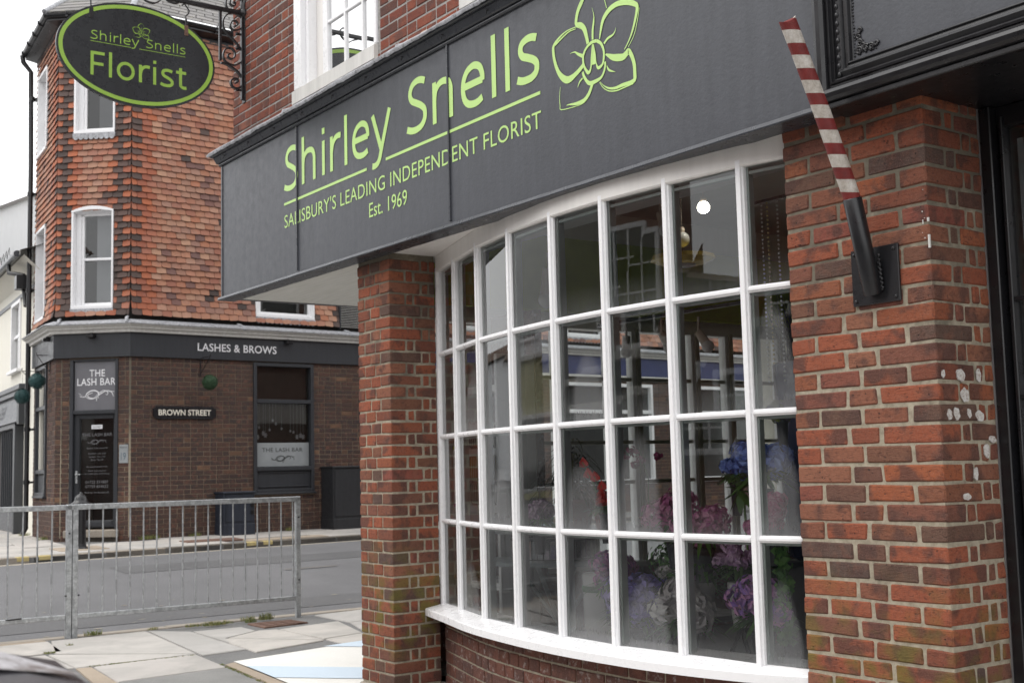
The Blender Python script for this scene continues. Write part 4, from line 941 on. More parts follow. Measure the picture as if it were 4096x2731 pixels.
# twisted suspension hooks carry the sign
hs = thing('oval_hanging_sign', 'oval dark sign with lime border reading Florist hanging from the iron bracket', 'hanging sign', (XS, -.865, 4.16))
cy0, cz0, ra, rb = -.866, 4.574, .612, .398
def oval(name, a, c, o0, o1, mat, parent, hole=None):
    bb = MB(FH); n = 96; V = []
    rings = [(a, c, o0), (a, c, o1)] if not hole else [(a, c, o0), (a, c, o1), (hole[0], hole[1], o1), (hole[0], hole[1], o0)]
    for A_, C_, o in rings: V += [(cy0 + A_ * math.cos(2 * PI * i / n), o, cz0 + C_ * math.sin(2 * PI * i / n)) for i in range(n)]
    k = len(rings); F = [(j * n + i, j * n + (i + 1) % n, ((j + 1) % k) * n + (i + 1) % n, ((j + 1) % k) * n + i) for j in range(k if hole else k - 1) for i in range(n)]
    if not hole: F += [tuple(range(n)), tuple(range(2 * n - 1, n - 1, -1))]
    bb.add(V, F); return bb.build(name, mat, parent)
oval('board', ra, rb, -.012, .012, M_SGN, hs)
oval('lime_border', ra - .016, rb - .016, .010, .0145, M_GRS, hs, (ra - .046, rb - .045))
strokes_text('Florist', FH, -1.234, -.494, 4.367, .182, .0135, M_GRS, hs, .13)
strokes_text('Shirley', FH, -1.228, -.865, 4.643, .069, .0135, M_GRS, hs, .11)
strokes_text('Snells', FH, -.806, -.494, 4.646, .069, .0135, M_GRS, hs, .11)
b = MB(FH); b.box(-1.23, -.922, .0125, .0132, 4.625, 4.629); b.box(-.86, -.494, .0125, .0132, 4.625, 4.629); b.build('underline', M_GRS, hs)
logo(FH, lambda x: -.846 + (x + 1.78) * .2, lambda z: 4.717 + (z - 3.19) * .2, .0135, M_GRS, hs, .2)
for y in (-1.225, -.488):
    b = MB(FH); b.cbox(y - .016, y + .016, .012, .017, 4.80, 4.885, .002); b.tube([(y, .018, 4.82), (y, .021, 4.82)], .006, 8); b.build('strap', M_IRN if y < -1 else M_RUST, hs)
    b = MB(FH); b.tube([(y, .010, 4.87), (y - .002, .006, 4.93), (y, .0, 4.965), (y + .02, 0, 4.985), (y + .03, .0, 5.01), (y + .012, 0, 5.035), (y - .01, 0, 5.06), (y - .03, 0, 5.045)], .006, 8); b.build('hook', M_IRN, hs)
# ================================================================== SHOP INTERIOR
for_ = shop
b = MB(); b.box(XL0, 1.2, .40, 6.3, .06, .1); b.build('shop_floor', simple('dark_shop_floor', (.06, .055, .05), .35, var=.3, vs=4), shop)
b = MB(); b.box(-6.19, 1.2, .36, 6.3, 3.30, 3.36); b.build('shop_ceiling', simple('grey_ceiling', (.36, .35, .33), .8, var=.05), shop)
b = MB(); b.box(-6.2, 1.3, 5.6, 5.7, .06, 3.3); b.box(1.2, 1.3, .4, 5.6, .06, 3.3); b.build('shop_wall', simple('cream_wall', (.5, .48, .42), .8), shop)
b = MB(); b.box(-4.30, 1.19, 5.55, 5.598, 1.9, 3.3); b.box(-4.33, -4.27, .42, 5.5, 2.50, 3.05); b.build('lime_wall_band', simple('lime_emulsion', (.34, .42, .03), .7), shop)
b = MB(); b.box(-.02, .0, .356, 5.6, -.1, 3.3); b.build('party_wall', simple('purple_grey_wall', (.2, .19, .19), .8), shop)
# side wall towards Brown Street: posts, rails and panes
XSW = -4.40
sw = empty('side_window'); sw.parent = shop
b = MB(); b.box(XSW - .12, XSW + .02, .40, 6.0, .0, .62); b.build('stall_riser', M_BR3, sw)
b = MB(); b.box(XSW - .10, XSW + .02, .345, 6.0, 2.40, 3.34); b.build('header_board', M_WHS, sw)
b = MB(); b.cbox(XSW - .12, XSW + .06, .36, 5.9, .62, .66, .006); b.build('sill', M_WHT, sw)
ps = [.42, 1.0, 1.62, 2.12, 2.37, 3.0, 3.38, 4.0, 4.6, 5.2, 5.8]
M_OLV = simple('olive_shaded_paint', (.42, .4, .3), .5)
for y in ps:
    b = MB(); b.cbox(XSW - .06, XSW + .02, y - .027, y + .027, .66, 2.40, .004); b.build('mullion', M_WHT, sw)
    b = MB(); b.cbox(XSW + .02, XSW + .035, y + .005, y + .05, .66, 2.42, .003); b.build('inner_stop', M_OLV, sw)
for z in (1.25, 1.55, 2.03):
    b = MB(); b.cbox(XSW - .03, XSW + .0, .42, 5.8, z - .014, z + .014, .003); b.build('glazing_bar', M_OLV, sw)
b = MB(); b.quad([(XSW - .02, .42, .66), (XSW - .02, 5.8, .66), (XSW - .02, 5.8, 2.4), (XSW - .02, .42, 2.4)]); b.build('pane', M_GL2, sw)

nh = thing('corner_house_row', 'brick terrace continuing up Brown Street behind the florist shop', 'house')
b = MB(); b.box(-6.3, 3, 6.6, 32, -.1, 7.5); b.build('wall', M_BR3, nh)
b = MB(); b.add([(-6.6, 6.4, 7.5), (-6.6, 32, 7.5), (-2.5, 32, 10), (-2.5, 6.4, 10), (3, 6.4, 7.5), (3, 32, 7.5)], [(0, 1, 2, 3), (3, 2, 5, 4), (0, 3, 4), (1, 5, 2)]); b.build('roof', M_SLT, nh)
for y in (8, 11.5, 15, 18.5, 22):
    b = MB(); b.cbox(-6.36, -6.28, y, y + 1.2, 4.4, 6.2, .01); b.cbox(-6.42, -6.28, y - .1, y + 1.3, 4.3, 4.4, .01); b.build('sash_window', M_WHT, nh)
    b = MB(); b.quad([(-6.365, y + .1, 4.5), (-6.365, y + 1.1, 4.5), (-6.365, y + 1.1, 6.1), (-6.365, y + .1, 6.1)]); b.build('pane', M_BGL, nh)
b = MB(); b.cbox(-6.5, -6.3, 6.8, 30, 2.7, 3.3, .02); b.build('shop_fascia', M_WHD, nh)
# ---------------------------------------------------------------- lamps
M_LMP = Mat('lit_lamp'); M_LMP.b.inputs['Emission Color'].default_value = (1, .93, .78, 1); M_LMP.b.inputs['Emission Strength'].default_value = 16; M_LMP = M_LMP.m
M_OPL = simple('opal_bulb', (.72, .72, .72), .2, var=.02)
M_CRE = simple('cream_lamp_holder', (.5, .42, .34), .35)
M_BRS = simple('brushed_brass', (.8, .6, .1), .4, metal=.15)
def globe(x, y, z, r, mat, label, drop=3.3, lit=False):
    t = thing('globe_lamp', label, 'lamp', (x, y, z), 'globe lamps inside the shop')
    b = MB(); b.tube([(x, y, z + r), (x, y, drop)], .004, 6); b.build('cord', M_CRE, t)
    b = MB(); b.lathe((x, y, z), [(.02, r * .85), (.022, r + .02), (.012, r + .03)], 12); b.build('cap', M_CRE, t)
    b = MB(); b.ball((x, y, z), r, 24, 14); b.build('bulb', mat, t); return t
globe(-2.745, 1.55, 2.985, .039, M_LMP, 'lit white globe lamp in the top pane second from the right', lit=True)
globe(-2.90, 1.5, 2.80, .05, M_OPL, 'unlit opal globe lamp just below and left of the lit one')
def spot(p, d, L, label, grp, r=.032):
    t = thing('spotlight', label, 'spotlight', tuple(p), grp)
    d = Vector(d).normalized(); P = Vector(p)
    b = MB(); b.tube([tuple(P), tuple(P + d * L)], [r * .8, r], 14); b.build('holder', M_CRE, t)
    b = MB(); b.ball(tuple(P + d * (L + r * .6)), r * 1.25, 16, 10); b.build('bulb', M_OPL, t)
    b = MB(); b.tube([tuple(P), (P.x, P.y, P.z + .10)], .008, 8); b.build('stem', M_CRE, t); return t
tr = thing('light_track', 'thin grey lighting track in front of the shop side windows', 'track', (-3.5, 1.5, 2.33))
b = MB(); b.cbox(-3.75, -2.3, 1.485, 1.515, 2.325, 2.345, .003); b.build('rail', M_FAS2, tr)
spot((-3.47, 1.5, 2.24), (-.1, .05, -1), .09, 'track spotlight hanging straight down, leftmost on the track', 'spotlights on the track')
spot((-3.12, 1.5, 2.22), (.55, 0, -.8), .10, 'track spotlight turned to the right, middle one of three', 'spotlights on the track')
spot((-2.78, 1.5, 2.19), (.6, 0, -.75), .10, 'track spotlight turned to the right, rightmost of three', 'spotlights on the track')
spot((-3.33, .75, 2.62), (-.12, .0, -1), .17, 'large cream spotlight with opal bulb in the fourth top pane', 'cream spotlights near the front', .045)
spot((-2.95, .95, 2.80), (-.1, .0, -1), .13, 'cream spotlight in the fifth top pane beside the mullion', 'cream spotlights near the front', .04)
spot((-2.55, 1.0, 2.86), (.4, .0, -1), .1, 'cream spotlight in the sixth top pane above the brass dish', 'cream spotlights near the front', .035)
t = thing('brass_ceiling_dish', 'octagonal brass ceiling light in the top pane by the lit globe', 'ceiling light', (-2.90, 1.5, 2.655))
b = MB(); b.lathe((-2.90, 1.5, 2.655), [(.07, -.02), (.15, -.012), (.21, .012), (.20, .04), (.12, .05), (.02, .055)], 10, smooth=False); b.build('rim', M_BRS, t)
b = MB(); b.lathe((-2.90, 1.5, 2.650), [(.01, -.03), (.07, -.025), (.09, -.01)], 16); b.build('lens', M_OPL, t)
b = MB(); b.tube([(-2.90, 1.5, 2.7), (-2.90, 1.5, 3.3)], .004, 6); b.build('rod', M_BLK, t)
# ---------------------------------------------------------------- furniture
M_TAB = simple('blue_grey_table', (.2, .24, .25), .35)
M_MIR = simple('mirror_tile', (.6, .6, .6), .08, metal=.9, var=.3, vs=30)
t = thing('round_table', 'round grey metal table on crossed legs behind the window', 'table', (-3.27, .72, .1))
b = MB(); b.lathe((-3.27, .72, .80), [(.43, 0), (.44, .008), (.44, .022), (.43, .028), (.0, .028)], 40); b.build('table_top', M_TAB, t)
for a in (0.5, 2.1, 3.6, 5.2):
    b = MB(); b.tube([(-3.27 + .3 * math.cos(a), .72 + .3 * math.sin(a), .80), (-3.27 - .25 * math.cos(a), .72 - .25 * math.sin(a), .1)], .014, 8); b.build('leg', M_TAB, t)
t = thing('mirrored_drum', 'round drum tray faced with upright mirror strips on the table', 'drum', (-3.27, .70, .83))
for i in range(44):
    a = 2 * PI * i / 44; fr = Fr((-3.27 + .27 * math.cos(a), .70 + .27 * math.sin(a), 0), (-math.sin(a), math.cos(a)), (math.cos(a), math.sin(a)))
    b = MB(fr); b.cbox(-.017, .017, -.004, .0, .835, .945, .001); b.build('mirror_strip', M_MIR, t)
b = MB(); b.lathe((-3.27, .70, .83), [(.262, 0), (.262, .118), (.274, .12), (.274, .112)], 44, smooth=False); b.lathe((-3.27, .70, .83), [(.26, .10), (0, .10)], 44); b.build('lid', M_DKS, t)
t = thing('glass_bowl', 'pale turquoise bowl standing on the mirrored drum', 'bowl', (-3.27, .70, .95))
b = MB(); b.lathe((-3.27, .70, .95), [(.05, 0), (.085, .01), (.1, .06), (.103, .12), (.096, .12), (.09, .03), (0, .02)], 24); b.build('body', simple('turquoise_glass', (.45, .62, .62), .15), t)
t = thing('white_bin', 'white cylindrical bin with a green band under the table edge', 'bin', (-2.72, .62, .1))
b = MB(); b.lathe((-2.72, .62, .1), [(.10, 0), (.115, .0), (.125, .66), (.12, .67), (0, .675)], 24); b.build('body', M_OPL, t)
b = MB(); b.lathe((-2.72, .62, .1), [(.1255, .57), (.127, .575), (.1285, .60), (.127, .605)], 24); b.build('green_band', simple('green_band', (.03, .2, .06), .4), t)
t = thing('folding_chair', 'dark chair with a magenta bag on its back behind the window', 'chair', (-2.2, .9, .1))
for x in (-2.42, -2.0):
    b = MB(); b.tube([(x, 1.1, .1), (x, .95, .55), (x + .02, .86, 1.0)], .013, 8); b.build('leg', M_BLK, t); b = MB(); b.tube([(x, .7, .1), (x, 1.0, .55)], .013, 8); b.build('leg', M_BLK, t)
b = MB(); b.cbox(-2.44, -1.98, .72, 1.08, .54, .57, .01); b.build('seat', M_DKS, t); b = MB(); b.cbox(-2.42, -2.0, .86, .885, .78, 1.0, .01); b.build('backrest', M_DKS, t)
b = MB(); b.cbox(-2.36, -2.08, .80, .855, .46, .98, .02, .004); single('gift_bag', b, simple('magenta_card', (.32, .01, .13), .4), 'magenta gift bag hanging on the dark chair back', 'bag')
# shelves with striped baskets at the left of the window
t = thing('shelf_unit', 'white shelves at the left end of the bow window', 'shelves', (-3.95, .62, .1))
for z in (.62, 1.10, 1.46, 1.86): b = MB(); b.cbox(-4.25, -3.62, .52, .82, z, z + .045, .004); b.build('shelf', M_WHT, t)
for x in (-4.25, -3.63): b = MB(); b.cbox(x, x + .03, .52, .82, .1, 2.1, .004); b.build('upright', M_WHT, t)
b = MB(); b.box(-4.3, -3.62, .84, .9, .1, 2.4); b.build('back_panel', M_BR3, t)
def stripes(name, c1, c2):
    M = Mat(name); sp = M.n('SeparateXYZ'); M.l(M.pos(), sp.inputs[0]); f = M.math('FRACT', M.math('MULTIPLY', sp.outputs['X'], 46)); M.col(M.mix(M.ramp(f, [(.7, 0.), (.78, 1.)]), c1, c2)); M.rough(.8); return M.m
for nm, z, c, lab in (('g', 1.505, (.07, .07, .06), 'grey striped basket on the upper shelf'), ('y', 1.30, (.3, .2, .02), 'yellow striped basket above the lower grey one'), ('h', 1.145, (.1, .11, .09), 'grey striped basket on the lower shelf')):
    b = MB(); b.cbox(-3.98, -3.66, .54, .78, z, z + (.17 if nm != 'h' else .15), .02); single('storage_basket', b, stripes('striped_fabric_' + nm, c, (.5, .5, .45)), lab, 'basket', 'striped baskets on the shelves')
# notice in the first column of panes
M_PAP = simple('white_paper', (.74, .75, .78), .6, var=.02)
f0, L0 = seg(0)
t = thing('face_covering_notice', 'printed notice about face coverings behind the leftmost panes', 'notice', tuple(f0(.2, -.07, 1.2)))
b = MB(f0); b.cbox(.10, .40, -.072, -.068, 1.14, 1.525, .001); b.build('sheet', M_PAP, t)
b = MB(f0); b.box(.10, .40, -.0675, -.067, 1.505, 1.525); b.build('yellow_edge', simple('lime_print', (.5, .55, .05), .6), t)
b = MB(f0); b.box(.10, .40, -.0675, -.067, 1.14, 1.162); b.build('pink_edge', simple('pink_print', (.5, .15, .35), .6), t)
for i, s_ in enumerate(('PLEASE WEAR A', 'FACE COVERING', 'BEFORE ENTERING')): text('lettering', s_, f0, .125, .375, 1.462 - .031 * i, 1.482 - .031 * i, -.0665, M_DTX, t)
b = MB(f0); b.add([(.25 + .07 * math.cos(a), -.0665, 1.31 + .075 * math.sin(a)) for a in [2 * PI * i / 20 for i in range(20)]], [tuple(range(20))]); b.build('head_print', M_DTX, t)
b = MB(f0); b.add([(.25 + .05 * math.cos(a), -.0660, 1.285 + .035 * math.sin(a)) for a in [2 * PI * i / 20 for i in range(20)]], [tuple(range(20))]); b.build('mask_print', M_PAP, t)
# ---------------------------------------------------------------- plants and flowers
def leafmat(name, a, b_, r=.5): M = Mat(name); M.col(M.ramp(M.rnd(), [(0., a), (1., b_)])); M.rough(r); return M.m
M_LG = leafmat('green_leaf', (.04, .13, .025), (.12, .28, .05)); M_LD = leafmat('dracaena_leaf', (.015, .02, .01), (.09, .08, .03), .25)
M_POT = simple('terracotta_pot', (.22, .06, .04), .6); M_VAS = simple('navy_vase', (.01, .02, .075), .15); M_PAPW = simple('white_wrapping', (.6, .58, .58), .5)
def blade(bb, p, d, L, w, droop=.6, n=5, mi=0):
    P = Vector(p); d = Vector(d).normalized(); side = d.cross(Vector((0, 0, 1))); side = side.normalized() if side.length > .01 else Vector((1, 0, 0)); V = []
    for i in range(n + 1):
        t = i / n; c = P + d * (L * t) - Vector((0, 0, droop * L * t * t)); ww = w * (1 - t) ** .6 * (.5 + 1.2 * min(t * 3, 1)) / 1.7
        V += [tuple(c - side * ww), tuple(c + side * ww)]
    bb.add(V, [(2 * i, 2 * i + 1, 2 * i + 3, 2 * i + 2) for i in range(n)], mi)
def rdir(up=.3):
    a = random.uniform(0, 2 * PI); return (math.cos(a), math.sin(a), up + random.uniform(-.2, .5))
def petalball(name, c, r, n, mat, parent, pr=.02, sz=.8):
    bb = MB()
    for i in range(n):
        d = Vector((random.gauss(0, 1), random.gauss(0, 1), random.gauss(0, 1))).normalized(); p = Vector(c) + Vector((d.x * r, d.y * r, d.z * r * sz)) * random.uniform(.75, 1)
        u = d.orthogonal().normalized(); v = d.cross(u); a = random.uniform(0, 6); u, v = u * math.cos(a) + v * math.sin(a), v * math.cos(a) - u * math.sin(a); q = pr * random.uniform(.7, 1.2)
        bb.add([tuple(p - u * q), tuple(p - v * q * .6 + d * q * .35), tuple(p + u * q + d * q * .2), tuple(p + v * q * .6 + d * q * .35)], [(0, 1, 2, 3)])
    return bb.build(name, mat, parent, fix=False)
def pot(parent, c, r, h, mat=None):
    b = MB(); b.lathe(c, [(r * .7, 0), (r, h * .85), (r * 1.08, h * .86), (r * 1.08, h), (r * .9, h), (0, h * .9)], 20); return b.build('pot', mat or M_POT, parent)
# dracaena
t = thing('dracaena', 'spiky dark leaved plant in a red pot behind the fourth and fifth panes', 'plant', (-3.05, .52, 1.0))
b = MB(); b.cbox(-3.45, -2.2, .35, .62, .985, 1.0, .003); single('window_shelf', b, simple('clear_shelf', (.25, .26, .26), .1), 'thin glass shelf across the middle of the window', 'shelf')
pot(t, (-2.78, .5, 1.0), .085, .19, simple('dark_red_pot', (.13, .015, .012), .35))
for bx, h in ((-2.86, .5), (-2.99, .36), (-2.78, .42)):
    b = MB(); b.tube([(-2.80, .5, 1.16), (bx, .5, 1.0 + h)], .008, 6); b.build('stem', M_LD, t); b = MB()
    for i in range(80): blade(b, (lerp(-2.80, bx, .5 + .5 * random.random()), .5, 1.0 + h * random.uniform(.5, 1.05)), rdir(.5), random.uniform(.13, .24), .009, .9)
    b.build('foliage', M_LD, t, fix=False)
M_REDF = simple('red_flower', (.75, .02, .012), .3); M_PKF = leafmat('pink_petal', (.62, .12, .38), (.85, .38, .58)); M_PUF = leafmat('purple_petal', (.24, .18, .62), (.48, .4, .82)); M_WHF = leafmat('white_petal', (.55, .5, .52), (.75, .72, .7)); M_BLF = leafmat('blue_petal', (.12, .2, .68), (.3, .42, .88)); M_MGF = leafmat('magenta_petal', (.6, .03, .2), (.88, .4, .55)); M_CRF = leafmat('cream_petal', (.6, .55, .35), (.75, .7, .55)); M_LVF = leafmat('lilac_petal', (.5, .28, .52), (.75, .52, .7))
t = thing('anthurium', 'red anthurium with green leaves behind the fifth column of panes', 'plant', (-2.55, .5, 1.0)); pot(t, (-2.55, .5, 1.0), .06, .12)
for i, (dx, dz) in enumerate(((-.06, .32), (.0, .27), (.07, .22), (.1, .3), (-.16, .4), (-.12, .34))):
    b = MB(); b.tube([(-2.55, .5, 1.1), (-2.55 + dx * .7, .49, 1.05 + dz * .7), (-2.55 + dx, .48, 1.0 + dz)], .003, 5); b.build('stem', M_LG, t)
    b = MB(); P = [(-2.55 + dx + .038 * math.cos(a) * (1 + .25 * math.cos(a)), .48 - .012 * math.sin(a * 2), 1.0 + dz + .03 * math.sin(a)) for a in [2 * PI * k / 14 for k in range(14)]]; b.add(P, [tuple(range(14))]); b.build('bloom', M_REDF, t, fix=False)
b = MB()
for i in range(16): blade(b, (-2.55, .5, 1.1), rdir(.8), random.uniform(.14, .24), .035, .5)
b.build('foliage', M_LG, t, fix=False)
t = thing('orchid', 'dark pink orchid spray above the misted pane', 'plant', (-2.35, .55, 1.0)); pot(t, (-2.3, .6, 1.0), .05, .1)
b = MB(); b.tube([(-2.3, .6, 1.08), (-2.27, .58, 1.3), (-2.3, .55, 1.46), (-2.36, .52, 1.44)], .003, 5); b.build('stem', M_LG, t)
for dx, dz in ((-.06, .43), (-.02, .46), (.02, .44), (.01, .38), (.2, .42), (.06, .40)): petalball('bloom', (-2.33 + dx, .53, 1.0 + dz), .022, 14, simple('plum_petal', (.22, .01, .08), .5), t, .018)
def posy(name, label, c, r, mat, n=6, cat='flowers', leaf=True, pm=M_DKS, ph=.14, size=.6, pr=.022, grp=None):
    t = thing(name, label, cat, (c[0], c[1], c[2] - r), grp)
    for i in range(n):
        d = Vector((random.gauss(0, 1), random.gauss(0, .7), random.gauss(.2, .7))); d = d.normalized() * r * random.uniform(.3, .75)
        petalball('bloom', (c[0] + d.x, c[1] + d.y, c[2] + d.z), r * size, 70, mat, t, pr)
    if leaf:
        b = MB()
        for i in range(90): blade(b, (c[0], c[1], c[2] - r * .4), rdir(.2), r * random.uniform(.8, 1.6), .018, .5)
        b.build('foliage', M_LG, t, fix=False)
    pot(t, (c[0], c[1], c[2] - r - ph), r * .42, ph + r * .2, pm); return t
posy('pink_peonies', 'blurred pink peonies behind a misted pane in the third row', (-1.80, .34, 1.14), .14, M_PKF, 10)
posy('pink_peonies', 'low pink peonies behind the mist right of the others', (-1.58, .30, 1.08), .13, M_PKF, 9)
posy('small_bouquet', 'small mixed bouquet behind the third and fourth panes', (-3.0, .38, 1.12), .1, M_LVF, 6)
posy('cream_bouquet', 'pale peach roses beside the dracaena pot', (-2.72, .33, 1.09), .06, M_CRF, 4)
posy('purple_hydrangea', 'lilac blue hydrangea in the bottom row behind mist', (-2.04, .27, .70), .17, M_PUF, 12, pr=.026)
posy('white_peonies', 'whitish peonies in the bottom row right of the purple hydrangea', (-1.66, .24, .68), .15, M_WHF, 11, pr=.032)
posy('cream_flowers', 'cream coloured flowers low in the bottom row', (-1.72, .22, .60), .07, M_CRF, 4, ph=.05)
posy('lilac_blossom', 'pink lilac blossoms rising from white wrapping in the bottom row', (-1.66, .36, .94), .16, M_LVF, 18, size=.26, pm=M_PAPW, ph=.18, pr=.018)
posy('lilac_blossom', 'second spray of lilac blossom close to the right mullion', (-1.40, .36, .93), .14, M_LVF, 16, size=.26, pm=M_PAPW, ph=.18, pr=.018)
posy('silver_bauble_flowers', 'string of silvery crystal flowers beside the lilac blossom', (-1.88, .35, .84), .06, M_WHF, 6, leaf=False, size=.5, pr=.012)
posy('blue_hydrangea', 'bright blue hydrangea beside the right brick pier', (-1.15, .26, 1.36), .13, M_BLF, 11, pr=.024)
posy('blue_hydrangea', 'blue hydrangea half hidden by the rightmost mullion', (-1.36, .32, 1.34), .07, M_BLF, 4, pr=.024)
posy('pink_blossom', 'pink and white blossom hanging beside the right brick pier', (-1.04, .22, 1.16), .10, M_MGF, 9, size=.4, leaf=False)
posy('pink_blossom', 'lower pink blossom cluster beside the right brick pier', (-1.12, .22, 1.08), .07, M_PKF, 5, size=.5, leaf=False)
posy('yellow_green_hyacinth', 'green and violet hyacinth spike beside the pier', (-1.04, .30, 1.62), .06, leafmat('hyacinth', (.2, .25, .02), (.12, .08, .3)), 7, leaf=False, size=.6, pr=.015)
posy('magenta_bouquet', 'magenta and purple blooms low beside the purple hydrangea', (-2.38, .4, .80), .13, leafmat('purple_mix', (.2, .04, .3), (.7, .2, .5)), 9)
posy('violet_bouquet', 'violet and pink bouquet low in the last column beside the pier', (-1.12, .2, .74), .13, leafmat('violet_mix', (.25, .12, .5), (.75, .35, .6)), 9)
posy('green_filler_foliage', 'dense dark foliage between the flowers of the bottom row', (-1.9, .5, .85), .2, M_LG, 5)
posy('red_cyclamen', 'small red flowers above green leaves near the middle of the third row', (-2.42, .4, 1.18), .08, M_REDF, 4, size=.35)
t = thing('leaf_rosette', 'broad green leaf rosette under the blue hydrangea', 'plant', (-1.24, .24, 1.2)); b = MB()
for i in range(9): a = 2 * PI * i / 9; blade(b, (-1.24, .22, 1.25), (math.cos(a), -.25, math.sin(a)), .10, .03, .15)
b.build('foliage', M_LG, t, fix=False); b = MB(); b.tube([(-1.24, .25, .98), (-1.24, .24, 1.24)], .006, 5); b.build('stem', M_LG, t)
# tall navy vases with grasses
for vx, lab in ((-1.32, 'tall navy vase of dried blue grasses behind the rightmost panes'), (-1.08, 'second navy vase of dark grasses touching the pier side')):
    t = thing('tall_vase', lab, 'vase', (vx, .75, .9)); b = MB(); b.lathe((vx, .75, 1.30), [(.05, -.4), (.09, -.38), (.12, .1), (.13, .55), (.12, .56), (.1, .1), (0, 0)], 20); b.build('body', M_VAS, t); b = MB()
    for i in range(150): blade(b, (vx + random.uniform(-.08, .08), .75, 1.8), (random.gauss(0, .28), random.gauss(0, .2), 1), random.uniform(.3, .55), .0035, .1)
    b.build('grass', leafmat('dried_blue_grass', (.01, .015, .05), (.08, .06, .04)), t, fix=False)
    b = MB(); b.cbox(vx - .1, vx + .1, .65, .85, .1, .9, .01); single('plinth', b, M_DKS, 'dark display plinth under the %s navy vase' % ('left' if vx < -1.2 else 'right'), 'plinth')
# bead curtain strings
t = thing('bead_curtain', 'strings of clear and gold beads hanging behind the rightmost panes', 'bead curtain', (-1.2, .5, 2.7)); 
for i in range(9):
    x = -1.42 + i * .055; L = random.uniform(.35, .95); b = MB(); z = 2.62
    while z > 2.62 - L: b.ball((x, .5 + .01 * (i % 3), z), .006, 6, 4); z -= .021
    b.build('bead_string', simple('amber_bead' if i % 2 else 'clear_bead', (.6, .5, .25) if i % 2 else (.75, .75, .75), .1), t)
b = MB(); b.cbox(-1.46, -.9, .49, .53, 2.625, 2.64, .002); b.build('rail', M_FAS2, t)
# trailing ivy
t = thing('trailing_ivy', 'green ivy trailing down beside the right brick pier', 'plant', (-1.0, .2, .6)); b = MB()
for i in range(260):
    z = random.uniform(.58, 1.0); p = Vector((-.98 + random.uniform(-.07, .05) * (1.2 - z), .2 + random.uniform(-.04, .04), z)); u = Vector(rdir(0)).normalized(); v = Vector((0, 0, 1)); q = random.uniform(.012, .022); b.add([tuple(p - u * q), tuple(p - v * q), tuple(p + u * q), tuple(p + v * q * .8)], [(0, 1, 2, 3)])
b.build('foliage', M_LG, t, fix=False)
t = thing('topiary', 'tiny dark green topiary ball in a pot behind the last bottom pane', 'plant', (-1.22, .35, .6)); pot(t, (-1.22, .35, .56), .06, .13); petalball('foliage', (-1.22, .35, .86), .07, 500, leafmat('topiary_leaf', (.01, .04, .02), (.03, .08, .04)), t, .012, 1); b = MB(); b.tube([(-1.22, .35, .66), (-1.22, .35, .82)], .005, 6); b.build('trunk', M_BLK, t)
# ================================================================== CORNER BUILDING ACROSS THE STREET
lash = thing('corner_building', 'tile hung corner building with dark brick ground floor and a chamfered corner door', 'building')
ZE_, ZC0, ZC1, ZF0 = 8.78, 3.667, 3.79, 3.276
LB, LE = 22.0, 2.03
LCH = (P1 - P2).length
def wall_holes(fr, s0, s1, z0, z1, holes, mat, name, parent, t=.3, o=0.):
    b = MB(fr); ss = sorted({s0, s1, *[h[0] for h in holes], *[h[1] for h in holes]}); 
    for a, c in zip(ss, ss[1:]):
        if a < s0 - 1e-6 or c > s1 + 1e-6: continue
        zc = sorted([(h[2], h[3]) for h in holes if h[0] < (a + c) / 2 < h[1]]); z = z0
        for h0, h1 in zc:
            if h0 > z + .001: b.box(a, c, o - t, o, z, h0)
            z = max(z, h1)
        if z < z1 - .001: b.box(a, c, o - t, o, z, z1)
    return b.build(name, mat, parent)
# openings: (s0, s1, z0, z1)
DOOR = (.235, 1.03, .58, 3.25)
WB = (2.15, 3.312, 1.057, 3.255)
WE = (.745, 1.73, 1.10, 3.25)
UC1, UC2 = (.250, .945, 4.05, 5.64), (.270, .955, 6.90, 8.42)
UE1, UE2 = (.92, 1.82, 4.02, 5.62), (.92, 1.82, 6.9, 8.35)
UB = (2.185, 3.33, 4.03, 5.7)
UBx = [(6.4, 7.5, 4.03, 5.7), (9.3, 10.4, 4.03, 5.7), (12.3, 13.4, 4.03, 5.7)]
GBx = [(6.6, 7.9, 1.05, 3.25), (9.0, 11.8, 1.0, 3.1), (13.0, 15.5, 1.0, 3.1)]
wb = wall_holes(FB, 0, LB, .2, ZF0, [WB] + GBx, M_MOD, 'ground_wall', lash, o=-.006)
wc = wall_holes(FC, 0, LCH, .2, ZF0, [DOOR], M_MOD, 'ground_wall', lash, o=-.006)
we = wall_holes(FE, 0, LE, .2, ZF0, [WE], M_MOD, 'ground_wall', lash, o=-.006)
ub = wall_holes(FB, 0, LB, ZF0, ZE_, [UB] + UBx, M_DRK, 'upper_wall', lash, o=-.03)
uc = wall_holes(FC, 0, LCH, ZF0, ZE_, [UC1, UC2], M_DRK, 'upper_wall', lash, o=-.03)
ue = wall_holes(FE, 0, LE, ZF0, ZE_, [UE1, UE2], M_DRK, 'upper_wall', lash, o=-.03)
